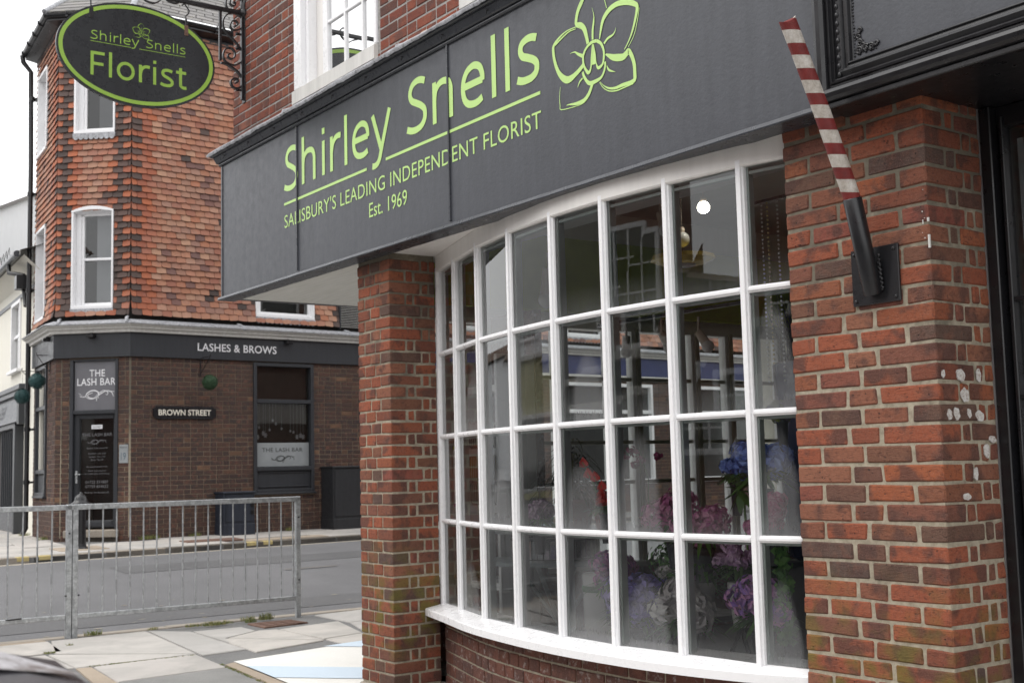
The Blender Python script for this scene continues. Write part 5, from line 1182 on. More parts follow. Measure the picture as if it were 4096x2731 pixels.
# --- bricks on the ground floor
def in_hole(a, c, z, holes, e=.0):
    for h in holes:
        if h[2] - .02 < z < h[3] + .02:
            if a >= h[0] - e and c <= h[1] + e: return None
            if a < h[0] < c: c = h[0] - .004
            elif a < h[1] < c: a = h[1] + .004
    return (a, c) if c - a > .025 else None
bcount = 0
bm_cache = {}
def put_brick(fr, a, c, z0, z1, parent, rest, mat, lim, o1=.0):
    global bcount
    if bcount < lim:
        key = (round(c - a, 2), mat.name, random.randrange(3)); 
        if key not in bm_cache: bb = MB(); bb.cbox(-(c - a) / 2, (c - a) / 2, -.05, .0, -.032, .032, .004, .0015); bm_cache[key] = bb.mesh('brick', mat)
        o = bpy.data.objects.new('brick', bm_cache[key]); p = fr((a + c) / 2, o1 + random.uniform(-.002, .002), (z0 + z1) / 2); ang = math.atan2(fr.N.x, -fr.N.y)
        # local -y is the hidden side, so turn local +y to face outward
        o.rotation_euler = (0, 0, math.atan2(fr.N.y, fr.N.x) - PI / 2); o.location = p; link(o, parent); bcount += 1
    else: rest.fr = fr; rest.cbox(a, c, -.05, o1 + random.uniform(-.002, .002), z0, z1, .004, .0015)
def brickface(fr, L, holes, parent, lim, z0=.33, z1=ZF0, stop=None, mats=M_BRD):
    rest = MB(fr); low = MB(fr); k = 0; z = z1 - .005
    rows = []
    while z > z0: rows.append(z); z -= .0755
    for r_, zt in enumerate(rows):
        s = .002; k = r_ % 2; first = True
        while s < L:
            l = (.105 if k else .217) if not (first and r_ % 2 == 0) else .217
            if r_ % 4 == 1 and first: l = .105
            q = in_hole(s, min(s + l, L - .002), zt - .03, holes)
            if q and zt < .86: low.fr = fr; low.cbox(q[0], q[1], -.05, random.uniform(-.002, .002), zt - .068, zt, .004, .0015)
            elif q: put_brick(fr, q[0], q[1], zt - .066, zt, parent, rest, mats, lim)
            s += l + .0105; k = 1 - k if random.random() > .12 else k; first = False
    if rest.v: rest.build('brickwork', mats, parent, kind='stuff')
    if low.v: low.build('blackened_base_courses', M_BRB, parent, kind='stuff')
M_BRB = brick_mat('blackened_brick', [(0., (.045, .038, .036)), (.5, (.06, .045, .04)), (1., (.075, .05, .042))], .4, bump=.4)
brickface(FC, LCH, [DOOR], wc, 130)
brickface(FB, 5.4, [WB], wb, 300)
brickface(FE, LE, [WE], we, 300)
rb_ = MB(FB)
for h in range(38):
    zt = ZF0 - .005 - h * .0755; s = 5.41
    while s < LB:
        q = in_hole(s, s + .217, zt - .03, GBx)
        if q and random.random() < 1.: rb_.box(q[0], q[1], -.05, 0, zt - .066, zt)
        s += .2275
rb_.build('brickwork', M_BRD, wb, kind='stuff')
# --- hung tiles
tcount = 0
tile_cache = {}
def tile_mesh(w_, var, mat):
    key = (round(w_, 3), var, mat.name)
    if key not in tile_cache:
        bb = MB(); tile_geo(bb, -w_ / 2, w_ / 2, 0, random.Random(var)); tile_cache[key] = bb.mesh('tile', mat)
    return tile_cache[key]
def tile_geo(bb, a, c, z, rng, o=0., mi=0, round_=.012):
    """one plain tile: slightly cambered plate hanging from z + .125 down to z, its foot standing out"""
    h, t = .125, .013; m_ = (a + c) / 2; d = rng.uniform(-.005, .005); e = .0025; rr = round_
    F_ = o + .03 + rng.uniform(0, .009)
    top = [(a + e, o + .004, z + h), (m_, o + .008, z + h), (c - e, o + .004, z + h)]
    bot = [(a + e, F_ - .003, z + rr + d), (a + e + rr * 1.2, F_ + .001, z + d), (m_, F_ + .004, z - .002), (c - e - rr * 1.2, F_ + .001, z - d), (c - e, F_ - .003, z + rr - d)]
    V = top + bot + [(x, y - t, z_) for x, y, z_ in top] + [(x, y - t, z_) for x, y, z_ in bot]
    bb.add(V, [(0, 3, 4, 5, 1), (1, 5, 6, 7, 2), (3, 11, 12, 4), (4, 12, 13, 5), (5, 13, 14, 6), (6, 14, 15, 7), (0, 8, 11, 3), (2, 7, 15, 10)], mi)
rngT = random.Random(5)
def tileface(fr, L, holes, parent, lim, z0=3.935, z1=ZE_ - .12, dark_ends=(True, True), s_from=0., gauge=.1, w_=.168, fl=True):
    global tcount
    rest = [MB(fr), MB(fr), MB(fr)]; r_ = 0; z = z0
    while z < z1:
        flare = .035 * max(0, 1 - (z - z0) / .3) if fl else 0
        off = (r_ % 2) * w_ / 2; s = s_from - off; cells = []
        while s < L: cells.append((max(s, s_from), min(s + w_, L))); s += w_
        for a, c in cells:
            if c - a < .03: continue
            q = in_hole(a, c, z + .04, holes)
            if not q: continue
            a, c = q; mi = 0
            dl = .18 if r_ % 2 == 0 else 0
            if dark_ends[0] and (a < dl - .02 or (r_ % 2 == 1 and dark_ends[1] and .05 < a < .12)): mi = 1
            if dark_ends[1] and (c > L - dl + .02 or (r_ % 2 == 1 and L - .2 < c < L - .05)): mi = 1
            if mi == 0 and ((dark_ends[0] and a < .27) or (dark_ends[1] and c > L - .27)): mi = 2
            for h in holes:
                if h[2] < z + .05 < h[3] and (abs(c - h[0]) < .02 or abs(a - h[1]) < .02) and rngT.random() < .45: mi = 1
            if mi == 0 and rngT.random() < .03: mi = 1
            if tcount < lim and (c - a) > .1:
                mat = (M_TIL, M_TLD, M_TLR)[mi]; o = bpy.data.objects.new('tile', tile_mesh(c - a, rngT.randrange(4), mat))
                o.location = fr((a + c) / 2, flare, z); o.rotation_euler = (0, rngT.uniform(-.012, .012), math.atan2(fr.N.y, fr.N.x) - PI / 2); link(o, parent); tcount += 1
            else: tile_geo(rest[mi], a, c, z + rngT.uniform(-.003, .003), rngT, flare)
        z += gauge; r_ += 1
    for bb, mt_ in zip(rest, (M_TIL, M_TLD, M_TLR)):
        if bb.v: bb.build('tile_hanging', mt_, parent, kind='stuff')
tileface(FC, LCH, [UC1, UC2], uc, 170, z1=7.3)
tileface(FB, 4.6, [UB, (3.835, 4.6, 3.9, 6.0)], ub, 300, dark_ends=(True, False), z1=7.0)
tileface(FC, LCH, [UC1, UC2], uc, 0, z0=7.335, z1=8.66, fl=False)
tileface(FB, 4.6, [], ub, 0, dark_ends=(True, False), z0=7.035, z1=8.66, fl=False)
tileface(FE, LE, [UE1, UE2], ue, 0, dark_ends=(True, False))
tileface(FB, LB, UBx, ub, 0, dark_ends=(False, False), s_from=4.6, z1=5.2)
# --- lower cornice with lead, fascia boards
def around(prof, name, mat, sB=LB, wob=0., eB=None):
    """sweep a profile (offset outward, z) round the three faces with mitred corners"""
    segs = [(P2 + DE * LE, None), (P2, None), (P1, None), (P1 + DB * sB, None)]
    nrm = [FE.N, FC.N, FB.N]; b = MB(); V = []; k = len(prof)
    mit = [nrm[0], (nrm[0] + nrm[1]), (nrm[1] + nrm[2]), nrm[2]]
    for i, (p, _) in enumerate(segs):
        m_ = mit[i].normalized(); ref = nrm[min(i, 2)]; sc = 1 / m_.dot(ref)
        for o, z in prof: q = p + m_ * (o * sc); V.append((q.x, q.y, z))
    b.add(V, [(i * k + j, i * k + (j + 1) % k, (i + 1) * k + (j + 1) % k, (i + 1) * k + j) for i in range(3) for j in range(k)] + [tuple(range(k)), tuple(range(3 * k, 4 * k))])
    return b.build(name, mat, lash)
around([(-.05, ZF0), (.045, ZF0), (.045, 3.667), (-.05, 3.667)], 'fascia_board', M_DKS, sB=5.6)
around([(.0, 3.655), (.10, 3.66), (.105, 3.70), (.145, 3.715), (.15, 3.74), (.19, 3.76), (.20, 3.785), (.0, 3.785)], 'timber_cornice', M_WHD)
around([(.0, 3.86), (.05, 3.865), (.20, 3.806), (.222, 3.795), (.222, 3.78), (.0, 3.786)], 'lead_capping', M_LEAD)
b = MB(FB); b.box(5.6, LB, -.05, .05, 3.27, 3.66); b.build('blue_fascia', simple('navy_fascia_paint', (.025, .035, .13), .5), lash)
b = MB(FB); b.box(5.6, LB, -.05, .06, 3.17, 3.265); b.build('white_trim', M_WHD, lash)
for fr, s, z in ((FB, 1.85, 3.8), (FC, 1.19, 3.83), (FC, .08, 3.82), (FB, 3.95, 3.8)):
    b = MB(fr); b.tube([(s, .02, z + .08), (s + .02, .12, z + .045), (s + .05, .2, z + .0), (s + .05, .215, z - .03)], [.02, .028, .026, .018], 8); b.build('lead_roll', M_LEAD, lash)
# fascia lettering, lights
text('lettering', 'LASHES & BROWS', FB, 1.122, 2.569, 3.404, 3.534, .049, M_WTX, lash, 1.03, bold=.012)
text('lettering', 'LASHES & BROWS', FE, 1.75, .50, 3.40, 3.53, .049, M_STX, lash, 1.03)
for fr, s in ((FB, 2.78), (FC, .62), (FE, .35)):
    b = MB(fr); b.cbox(s - .06, s + .06, .045, .15, 3.585, 3.635, .008); b.cbox(s - .02, s + .02, .04, .1, 3.63, 3.665, .004); b.build('floodlight', M_BLK, lash)
# --- windows of the ground floor
def framed(fr, h, parent_name, mat, bars=(), fw=.05, depth=.09, glass=None, extra=None):
    t = empty(parent_name); t.parent = lash; s0, s1, z0, z1 = h; b = MB(fr)
    b.cbox(s0, s0 + fw, -depth, .03, z0, z1, .006); b.cbox(s1 - fw, s1, -depth, .03, z0, z1, .006); b.cbox(s0 + fw, s1 - fw, -depth, .028, z1 - fw, z1, .006); b.cbox(s0 + fw, s1 - fw, -depth, .034, z0, z0 + fw, .006)
    for z in bars: b.cbox(s0 + fw, s1 - fw, -depth, .024, z - fw * .55, z + fw * .55, .006)
    b.build('frame', mat, t)
    b = MB(fr); b.cbox(s0 - .02, s1 + .02, -.02, .06, z0 - .03, z0 + .004, .006); b.build('sill', mat, t); return t
def pane(fr, t, s0, s1, z0, z1, o=-.06, mat=None): b = MB(fr); b.quad([(s0, o, z0), (s1, o + random.uniform(-.004, .004), z0), (s1, o, z1), (s0, o, z1)]); return b.build('pane', mat or M_GL2, t)
def backing(fr, t, h, d=.7, mat=None): 
    b = MB(fr); s0, s1, z0, z1 = h; b.box(s0 - .3, s1 + .3, -d - .05, -d, z0 - .2, z1 + .2); b.box(s0 - .3, s1 + .3, -d, -.31, z1 + .15, z1 + .2); b.box(s0 - .3, s1 + .3, -d, -.31, z0 - .2, z0 - .15); return b.build('dark_interior', mat or M_DRK, t)
t = framed(FB, WB, 'shop_window', M_DKS, (2.60, 1.46), .06)
pane(FB, t, 2.21, 3.25, 2.63, 3.2); pane(FB, t, 2.21, 3.25, 1.5, 2.57); backing(FB, t, WB)
b = MB(FB); b.cbox(2.21, 3.25, -.05, -.02, 1.115, 1.43, .004); b.cbox(2.26, 3.20, -.03, -.0, 1.15, 1.17, .004); b.cbox(2.26, 3.2, -.03, -.0, 1.385, 1.405, .004); b.build('lower_panel', M_DKS, t)
b = MB(FB); b.box(2.215, 3.245, -.0555, -.054, 1.50, 1.90); b.build('frosted_film', M_FRO, t)
text('lettering', 'THE LASH BAR', FB, 2.34, 3.12, 1.745, 1.815, -.051, M_DTX, t, 1.05)
def swirl(fr, s0, s1, z0, z1, off, mat, parent, w_=.006, name='swirl'):
    b = MB(fr); W_, H_ = s1 - s0, z1 - z0
    def crv(P, wd): 
        P = catmull(P, 8); V = []
        for i, p in enumerate(P):
            a, c = P[max(i - 1, 0)], P[min(i + 1, len(P) - 1)]; dx, dz = (c[0] - a[0]) * W_, (c[1] - a[1]) * H_; l = math.hypot(dx, dz) or 1; q = wd * math.sin(PI * (.1 + .8 * i / len(P)))
            x, z = s0 + p[0] * W_, z0 + p[1] * H_; V += [(x - dz / l * q, off, z + dx / l * q), (x + dz / l * q, off, z - dx / l * q)]
        b.add(V, [(2 * i, 2 * i + 1, 2 * i + 3, 2 * i + 2) for i in range(len(P) - 1)])
    crv([(.04, .45), (.10, .35), (.2, .4), (.24, .7), (.36, .95), (.5, .9), (.56, .6), (.5, .3), (.38, .2), (.27, .35), (.28, .6), (.4, .75)], w_ * 1.3)
    crv([(.2, .4), (.3, .15), (.45, .2), (.6, .6), (.75, .9), (.88, .85), (.98, .8)], w_); crv([(.45, .3), (.58, .75), (.7, .95), (.8, .75), (.78, .5), (.74, .6)], w_ * .8); crv([(.8, .9), (.9, .75), (.93, .55), (.95, .4)], w_ * .8)
    for x, z, r in ((.06, .6, .05), (.10, .5, .04), (.03, .7, .03), (.5, .1, .06), (.55, .25, .05), (.5, -.05, .04), (.94, .5, .04), (.95, .35, .035), (.62, .72, .04)): b.ball((s0 + x * W_, off, z0 + z * H_), r * H_ * 1.2, 7, 4, sz=1.1)
    return b.build(name, mat, parent, fix=False)
swirl(FB, 2.50, 2.98, 1.57, 1.68, -.051, M_DTX, t)
b = MB(FB)
for i in range(46): z = 1.93 + i * .0135; b.box(2.22, 3.24, -.16, -.14, z, z + .008)
for i in range(34): z = 2.64 + i * .0165; b.box(2.22, 3.24, -.16, -.14, z, z + .009)
tag(b.build('venetian_slats', simple('brown_slats', (.10, .075, .06), .6), t), kind='stuff')
b = MB(FB)
for i, (s, z) in enumerate(((2.30, 2.16), (2.27, 2.0), (2.42, 2.03), (2.38, 2.06), (2.50, 2.12), (2.62, 2.22), (2.73, 2.14), (2.9, 2.1), (2.96, 2.08), (3.03, 2.0), (3.10, 2.02), (3.15, 2.0), (2.56, 2.28))):
    b.box(s - .001, s + .001, -.081, -.079, z, 2.57); 
    for k in range(3): a = k * PI / 3; r = .04 if z < 2.07 else .022; b.box(s - r * abs(math.cos(a)) - .003, s + r * abs(math.cos(a)) + .003, -.082, -.078, z - r * abs(math.sin(a)) - .003, z + r * abs(math.sin(a)) + .003)
b.build('star_garland', M_WTX, t)
# door in the chamfer
t = empty('corner_door'); t.parent = lash; s0, s1, z0, z1 = DOOR
b = MB(FC); b.cbox(s0, s0 + .06, -.16, .012, z0, z1, .006); b.cbox(s1 - .05, s1, -.16, .012, z0, z1, .006); b.cbox(s0 + .06, s1 - .05, -.16, .01, z1 - .03, z1, .006); b.cbox(s0 + .06, s1 - .05, -.16, .008, 2.385, 2.445, .006); b.build('frame', M_DKS, t)
b = MB(FC); b.cbox(.295, .375, -.13, -.05, z0 + .03, 2.385, .005); b.cbox(.935, .98, -.13, -.05, z0 + .03, 2.385, .005); b.cbox(.375, .935, -.13, -.05, 2.31, 2.385, .005); b.cbox(.375, .935, -.13, -.05, z0 + .03, .72, .005); b.cbox(.40, .91, -.06, -.045, .63, .70, .004); b.build('door_leaf', M_DKS, t)
pane(FC, t, .375, .935, .72, 2.31, o=-.09); b = MB(FC); b.box(.2, 1.05, -1.0, -.95, .5, 2.5); b.build('dark_interior', M_DRK, t)
b = MB(FC); b.cbox(.322, .355, -.05, -.035, 1.30, 1.50, .004); b.tube([(.338, -.035, 1.44), (.338, -.0, 1.44), (.42, .0, 1.44)], .009, 8); b.build('handle', M_GLV, t)
b = MB(FC); b.cbox(.30, .98, -.05, -.03, 2.445, 3.22, .003); b.build('sign_panel', M_GRY, t)
text('lettering', 'THE', FC, .545, .80, 2.975, 3.085, -.026, M_WTX, t, 1.05, bold=.012); text('lettering', 'LASH BAR', FC, .345, .975, 2.835, 2.95, -.026, M_WTX, t, 1.05, bold=.012)
swirl(FC, .36, .97, 2.60, 2.76, -.026, M_WTX, t, .007)
text('lettering', 'THE LASH BAR', FC, .41, .90, 2.035, 2.085, -.086, M_STX, t); swirl(FC, .48, .82, 1.90, 1.98, -.086, M_STX, t, .004)
for i, (s_, z_, w2) in enumerate((('Eyelash Extensions £45', 1.83, .17), ('Eyelash Lift £35', 1.745, .14), ('Eyelash Tint £15', 1.695, .13), ('Brow Tint £9', 1.65, .1), ('By appointment only', 1.54, .17), ('Patch test required', 1.475, .14), ('for extensions and tinting', 1.43, .2), ('find us on facebook', 1.14, .2))): text('lettering', s_, FC, .655 - w2, .655 + w2, z_, z_ + .03, -.086, M_STX, t)
for s_, z_ in (('01722 331807', 1.295), ('07759 834622', 1.225)): text('lettering', s_, FC, .47, .84, z_, z_ + .045, -.086, M_WTX if 0 else M_STX, t)
b = MB(FC); b.cbox(.56, .74, -.085, -.08, 2.15, 2.215, .001); b.build('closed_card', M_PAP, t); text('lettering', 'CLOSED', FC, .585, .715, 2.168, 2.192, -.078, M_DTX, t)
b = MB(FC); b.cbox(.2, 1.05, -.2, .12, .46, .575, .01); b.build('door_step', M_KRB, lash); b = MB(FC); b.cbox(.22, 1.03, -.2, .02, .3, .46, .01); b.build('step_riser', M_KRD, lash)
t = thing('number_plaque', 'grey house number plaque 19 on the brick beside the corner door', 'plaque', tuple(FC(1.13, 0, 1.75)))
b = MB(FC); b.cbox(1.055, 1.20, .0, .012, 1.60, 1.89, .003); b.build('plate', M_FRO, t); text('lettering', '19', FC, 1.085, 1.165, 1.65, 1.765, .014, simple('blue_grey_print', (.09, .13, .17), .5), t); text('lettering', 'Brown St', FC, 1.075, 1.18, 1.835, 1.86, .014, M_DTX, t)
# window in the left face
t = framed(FE, WE, 'shop_window', M_DKS, (2.55, 1.5), .06); pane(FE, t, WE[0], WE[1], 2.58, 3.2); pane(FE, t, WE[0], WE[1], 1.5, 2.52); backing(FE, t, WE)
b = MB(FE); b.cbox(WE[0] + .05, WE[1] - .05, -.05, -.02, 1.15, 1.45, .004); b.build('lower_panel', M_DKS, t)
for h in GBx: t = framed(FB, h, 'shop_window', M_WHT if h[0] > 8 else M_DKS, (2.5,), .07); pane(FB, t, h[0], h[1], h[2], h[3], mat=M_BGL); backing(FB, t, h)
# --- upper windows
def sash(fr, h, arch=True, blind=True):
    t = empty('sash_window'); t.parent = lash; s0, s1, z0, z1 = h; w2 = s1 - s0; rv = .10
    b = MB(fr); b.cbox(s0, s0 + .035, -.16, .045, z0, z1, .004); b.cbox(s1 - .03, s1, -.16, .045, z0, z1, .004); b.cbox(s0, s1, -.16, .05, z0 - .0, z0 + .05, .004)
    if arch:
        n = 10; P = []; 
        for i in range(n + 1): x = s0 + w2 * i / n; P.append((x, z1 - .0 + .07 * (1 - ((i / n - .5) * 2) ** 2)))
        V = []
        for x, z in P: V += [(x, .048, z), (x, -.16, z), (x, -.16, z1 - .06), (x, .048, z1 - .0 + (z - z1) * .6 - .03)]
        b.add(V, [(i * 4 + j, i * 4 + (j + 1) % 4, i * 4 + 4 + (j + 1) % 4, i * 4 + 4 + j) for i in range(n) for j in range(4)])
    else: b.cbox(s0, s1, -.16, .045, z1 - .05, z1, .004)
    b.build('frame', M_WHT, t)
    g0, g1 = s0 + .16, s1 - .05; 
    b = MB(fr); b.cbox(s0 + .035, g0 - .045, -.15, -.07, z0 + .04, z1 - .02, .004); b.build('reveal', M_WHT, t)
    b = MB(fr); b.cbox(g0 - .045, g0, -.145, -.09, z0 + .05, z1 - .04, .004); b.cbox(g1, g1 + .03, -.145, -.09, z0 + .05, z1 - .04, .004); b.cbox(g0 - .045, g1 + .03, -.14, -.088, z0 + .05, z0 + .11, .004); zm = (z0 + z1) / 2 + .02; b.cbox(g0, g1, -.14, -.085, zm - .02, zm + .02, .004); b.cbox(g0 - .045, g1, -.145, -.09, z1 - .07, z1 - .02, .004); b.build('sash', M_WHT, t)
    pane(fr, t, g0, g1, z0 + .1, zm, -.12); pane(fr, t, g0, g1, zm, z1 - .04, -.105)
    b = MB(fr); 
    if blind: b.box(g0 + .17, g1, -.20, -.19, z0 + .1, z1 - .05); b.build('blind', M_BLD, t)
    backing(fr, t, (g0, g1, z0, z1), .55)
    # scalloped lead apron under the sill
    b = MB(fr); n = int(w2 / .085); V = []; k = 5
    b.box(s0 - .01, s1 + .01, .0, .055, z0 - .07, z0 - .0); 
    for i in range(n):
        x = s0 + (i + .5) * w2 / n; r = w2 / n * .47; P = [(x + r * math.cos(a), .056, z0 - .07 + r * .95 * math.sin(a)) for a in [PI + PI * q / 8 for q in range(9)]]; b.add(P + [(p[0], .045, p[2]) for p in P], [tuple(range(9)), tuple(range(17, 8, -1))] + [(q, q + 1, q + 10, q + 9) for q in range(8)])
    b.build('lead_apron', M_LEAD, t); return t
sash(FC, UC1); sash(FC, UC2); sash(FB, UB, blind=False)
for h in UBx: sash(FB, h, False)
def blank_arch(fr, h):
    t = empty('arched_window'); t.parent = lash; s0, s1, z0, z1 = h
    b = MB(fr); b.cbox(s0, s0 + .04, -.18, .045, z0, z1, .004); b.cbox(s1 - .04, s1, -.18, .045, z0, z1, .004); b.cbox(s0, s1, -.18, .06, z0, z0 + .05, .004); b.cbox(s0, s1, -.18, .045, z1 - .05, z1, .004); b.build('frame', M_WHT, t); pane(fr, t, s0, s1, z0, z1, -.12); backing(fr, t, h, .55)
    b = MB(fr); b.cbox(s0 + .04, s1 - .04, -.13, -.10, (z0 + z1) / 2 - .03, (z0 + z1) / 2 + .03, .004); b.build('sash', M_WHT, t)
blank_arch(FE, UE1); blank_arch(FE, UE2)
t = empty('louvre_panel'); t.parent = lash
for i in range(26):
    z = 3.94 + i * .03; b = MB(FB); b.add([(3.86, .0, z + .018), (4.6, .0, z + .018), (4.6, .045, z), (3.86, .045, z), (3.86, 0, z + .012), (4.6, 0, z + .012)], [(0, 1, 2, 3), (4, 5, 2, 3)]); b.build('louvre', M_WHD, t)
b = MB(FB); b.cbox(3.835, 3.86, -.03, .06, 3.9, 4.75, .004); b.build('louvre_frame', M_DKS, t)
# --- eaves, gutter and slate roof
around([(-.02, 8.62), (.03, 8.62), (.03, 8.70), (.22, 8.74), (.22, 8.84), (-.02, 8.84)], 'eaves_board', M_BLK)
gut = around([(.235 + .06 * math.cos(a), 8.83 + .06 * math.sin(a)) for a in [PI + PI * i / 8 for i in range(9)]] + [(.28, 8.83), (.19, 8.83)], 'gutter', M_BLK)
for fr, L in ((FE, LE), (FC, LCH), (FB, 6)):
    s = .25
    while s < L: b = MB(fr); b.tube([(s, .03, 8.72), (s, .18, 8.76), (s, .235, 8.765), (s, .30, 8.80), (s, .30, 8.845)], .012, 6); b.cbox(s - .02, s + .02, .17, .302, 8.762, 8.79, .003); b.build('gutter_bracket', M_BLK, lash); s += .55
HR, RI = 2.1, 2.6
roofO = [P2 + DE * LE + FE.N * .27, P2 + (FE.N + FC.N).normalized() * .30, P1 + (FC.N + FB.N).normalized() * .29, P1 + DB * LB + FB.N * .27]
roofI = [P2 + DE * LE - FE.N * RI, P2 - (FE.N + FC.N).normalized() * RI * 1.0, P1 - (FC.N + FB.N).normalized() * RI * 1.05, P1 + DB * LB - FB.N * RI]
roofI[1] = (roofI[1] + roofI[2]) / 2; roofI[2] = roofI[1]
b = MB(); V = [(p.x, p.y, 8.86) for p in roofO] + [(p.x, p.y, 8.86 + HR) for p in roofI] + [(P1 + DB * LB - FB.N * 9).to_tuple()[:2] + (8.8,), (P2 + DE * LE - FE.N * 9).to_tuple()[:2] + (8.8,)]
b.add(V, [(0, 1, 5, 4), (1, 2, 6, 5), (2, 3, 7, 6), (6, 7, 8, 9, 4, 5)]); b.build('roof_deck', M_SLT, lash)
b = MB()
def slates(A0, A1, B0, B1, rows):
    """slates laid on the slope between eave A0-A1 and top B0-B1"""
    up = ((B0 + B1) / 2 - (A0 + A1) / 2); nrm = (A1 - A0).cross(B0 - A0).normalized(); nrm = nrm if nrm.z > 0 else -nrm
    for r_ in range(rows):
        t0, t1 = r_ / rows, (r_ + 1.12) / rows; a0, a1 = A0.lerp(B0, t0), A1.lerp(B1, t0); c0, c1 = A0.lerp(B0, t1), A1.lerp(B1, t1); L = (a1 - a0).length; n = max(1, int(L / .30)); off = .5 * (r_ % 2) / n
        for i in range(-1, n):
            u0, u1 = max(0, i / n + off), min(1, (i + 1) / n + off - .002)
            if u1 - u0 < .02 / max(L, .01): continue
            d = nrm * random.uniform(.012, .018); e = nrm * .006
            P = [a0.lerp(a1, u0) + d, a0.lerp(a1, u1) + d, c0.lerp(c1, u1) + e, c0.lerp(c1, u0) + e, a0.lerp(a1, u0), a0.lerp(a1, u1)]
            b.add([tuple(p) for p in P], [(0, 1, 2, 3), (4, 5, 1, 0)])
z3 = lambda p, z: Vector((p.x, p.y, z))
slates(z3(roofO[0], 8.86), z3(roofO[1], 8.86), z3(roofI[0], 8.86 + HR), z3(roofI[1], 8.86 + HR), 22)
slates(z3(roofO[1], 8.86), z3(roofO[2], 8.86), z3(roofI[1], 8.86 + HR), z3(roofI[2], 8.86 + HR), 22)
Bm = P1 + DB * 8 + FB.N * .27; Bn = P1 + DB * 8 - FB.N * RI
slates(z3(roofO[2], 8.86), z3(Bm, 8.86), z3(roofI[2], 8.86 + HR), z3(Bn, 8.86 + HR), 22)
b.build('roof_slates', M_SLT, lash, kind='stuff', fix=False)
for a, c in ((roofO[1], roofI[1]), (roofO[2], roofI[2])): b = MB(); b.tube([(a.x, a.y, 8.87), (c.x, c.y, 8.9 + HR)], .05, 8); b.build('hip_roll', M_LEAD, lash)
# downpipe at the left end
t = thing('downpipe', 'black cast iron downpipe at the left end of the tile hung building', 'downpipe', tuple(FE(2.12, .1, .4)))
b = MB(FE); b.tube([(2.0, .28, 8.80), (2.0, .26, 8.68), (2.0, .13, 8.52), (2.0, .11, 6.8), (2.0, .11, 4.0), (2.0, .11, .55), (2.0, .17, .45)], .042, 12); b.build('pipe', M_BLK, t)
for z in (8.0, 6.3, 4.6, 2.2, 1.3): b = MB(FE); b.tube([(2.0, .11, z), (2.0, .11, z + .07)], .055, 12); b.cbox(1.92, 2.08, .0, .06, z + .015, z + .05, .005); b.build('collar', M_BLK, t)
# topiary balls on brackets
M_TOP = leafmat('dark_topiary', (.01, .035, .014), (.035, .085, .035), .6); M_TOT = leafmat('teal_topiary', (.01, .045, .045), (.035, .10, .10), .6)
def hang_ball(fr, s, z, r, mat, label, L=.35):
    t = thing('hanging_topiary_ball', label, 'topiary ball', tuple(fr(s, .3, z - r)), 'artificial topiary balls on brackets')
    b = MB(fr); b.cbox(s - .008, s + .008, .0, .016, z + .12, z + .44, .002); b.tube([(s, .01, z + .42), (s, L + .02, z + .42)], .007, 6); b.tube([(s, .01, z + .16), (s, L * .55, z + .28), (s, L, z + .41)], .006, 6); b.tube([(s, L, z + .42), (s, L + .02, z + .45), (s, L, z + .47)], .006, 6); b.build('bracket', M_IRN, t)
    b = MB(fr); b.tube([(s, L, z + .42), (s, L, z + r * .9)], .0025, 4); b.build('cord', M_IRN, t)
    c = fr(s, L, z); b = MB(); b.ball(tuple(c), r * .88, 18, 12, jit=.03); b.build('core', mat, t)
    b = MB()
    for i in range(1500):
        d = Vector((random.gauss(0, 1), random.gauss(0, 1), random.gauss(0, 1))).normalized(); p = c + d * r * random.uniform(.86, .98); u = (d + Vector((random.uniform(-.8, .8), random.uniform(-.8, .8), random.uniform(-.8, .8)))).normalized(); v = u.cross(d).normalized() if u.cross(d).length > .01 else d.orthogonal(); q = r * .11
        b.add([tuple(p - v * q * .35), tuple(p + v * q * .35), tuple(p + u * q * 1.3)], [(0, 1, 2)])
    b.build('foliage', mat, t, fix=False)
hang_ball(FB, 1.19, 2.87, .125, M_TOP, 'green topiary ball on the bracket above the street name plate')
hang_ball(FB, 4.42, 2.83, .125, M_TOT, 'teal topiary ball just showing beside the left brick pier')
hang_ball(FE, .5, 2.954, .13, M_TOT, 'teal topiary ball left of the corner door, nearer of the two', .2)
hang_ball(FE, 1.30, 2.757, .125, M_TOT, 'teal topiary ball in front of the cream house downpipe', .3)
# street name plate
t = thing('street_name_plate', 'black street name plate reading BROWN STREET in white', 'street sign', tuple(FB(.91, 0, 2.29)))
b = MB(FB); pts = [(.425, 2.292), (1.40, 2.292), (1.425, 2.32), (1.455, 2.33), (1.455, 2.455), (1.425, 2.465), (1.40, 2.492), (.425, 2.492), (.40, 2.465), (.375, 2.455), (.375, 2.33), (.40, 2.32)]
b.add([(x, .006, z) for x, z in pts] + [(x, .03, z) for x, z in pts], [tuple(range(12)), tuple(range(23, 11, -1))] + [(i, (i + 1) % 12, 12 + (i + 1) % 12, 12 + i) for i in range(12)]); b.build('plate', M_BLK, t)
text('lettering', 'BROWN STREET', FB, .46, 1.365, 2.347, 2.442, .0325, M_CRL if 0 else simple('cream_letters', (.8, .76, .66), .5), t, 1.0, bold=.022)
b = MB(FB); b.box(.44, 1.39, .029, .0315, 2.475, 2.48); b.box(.44, 1.39, .029, .0315, 2.304, 2.309); b.build('border', M_FAS2, t)
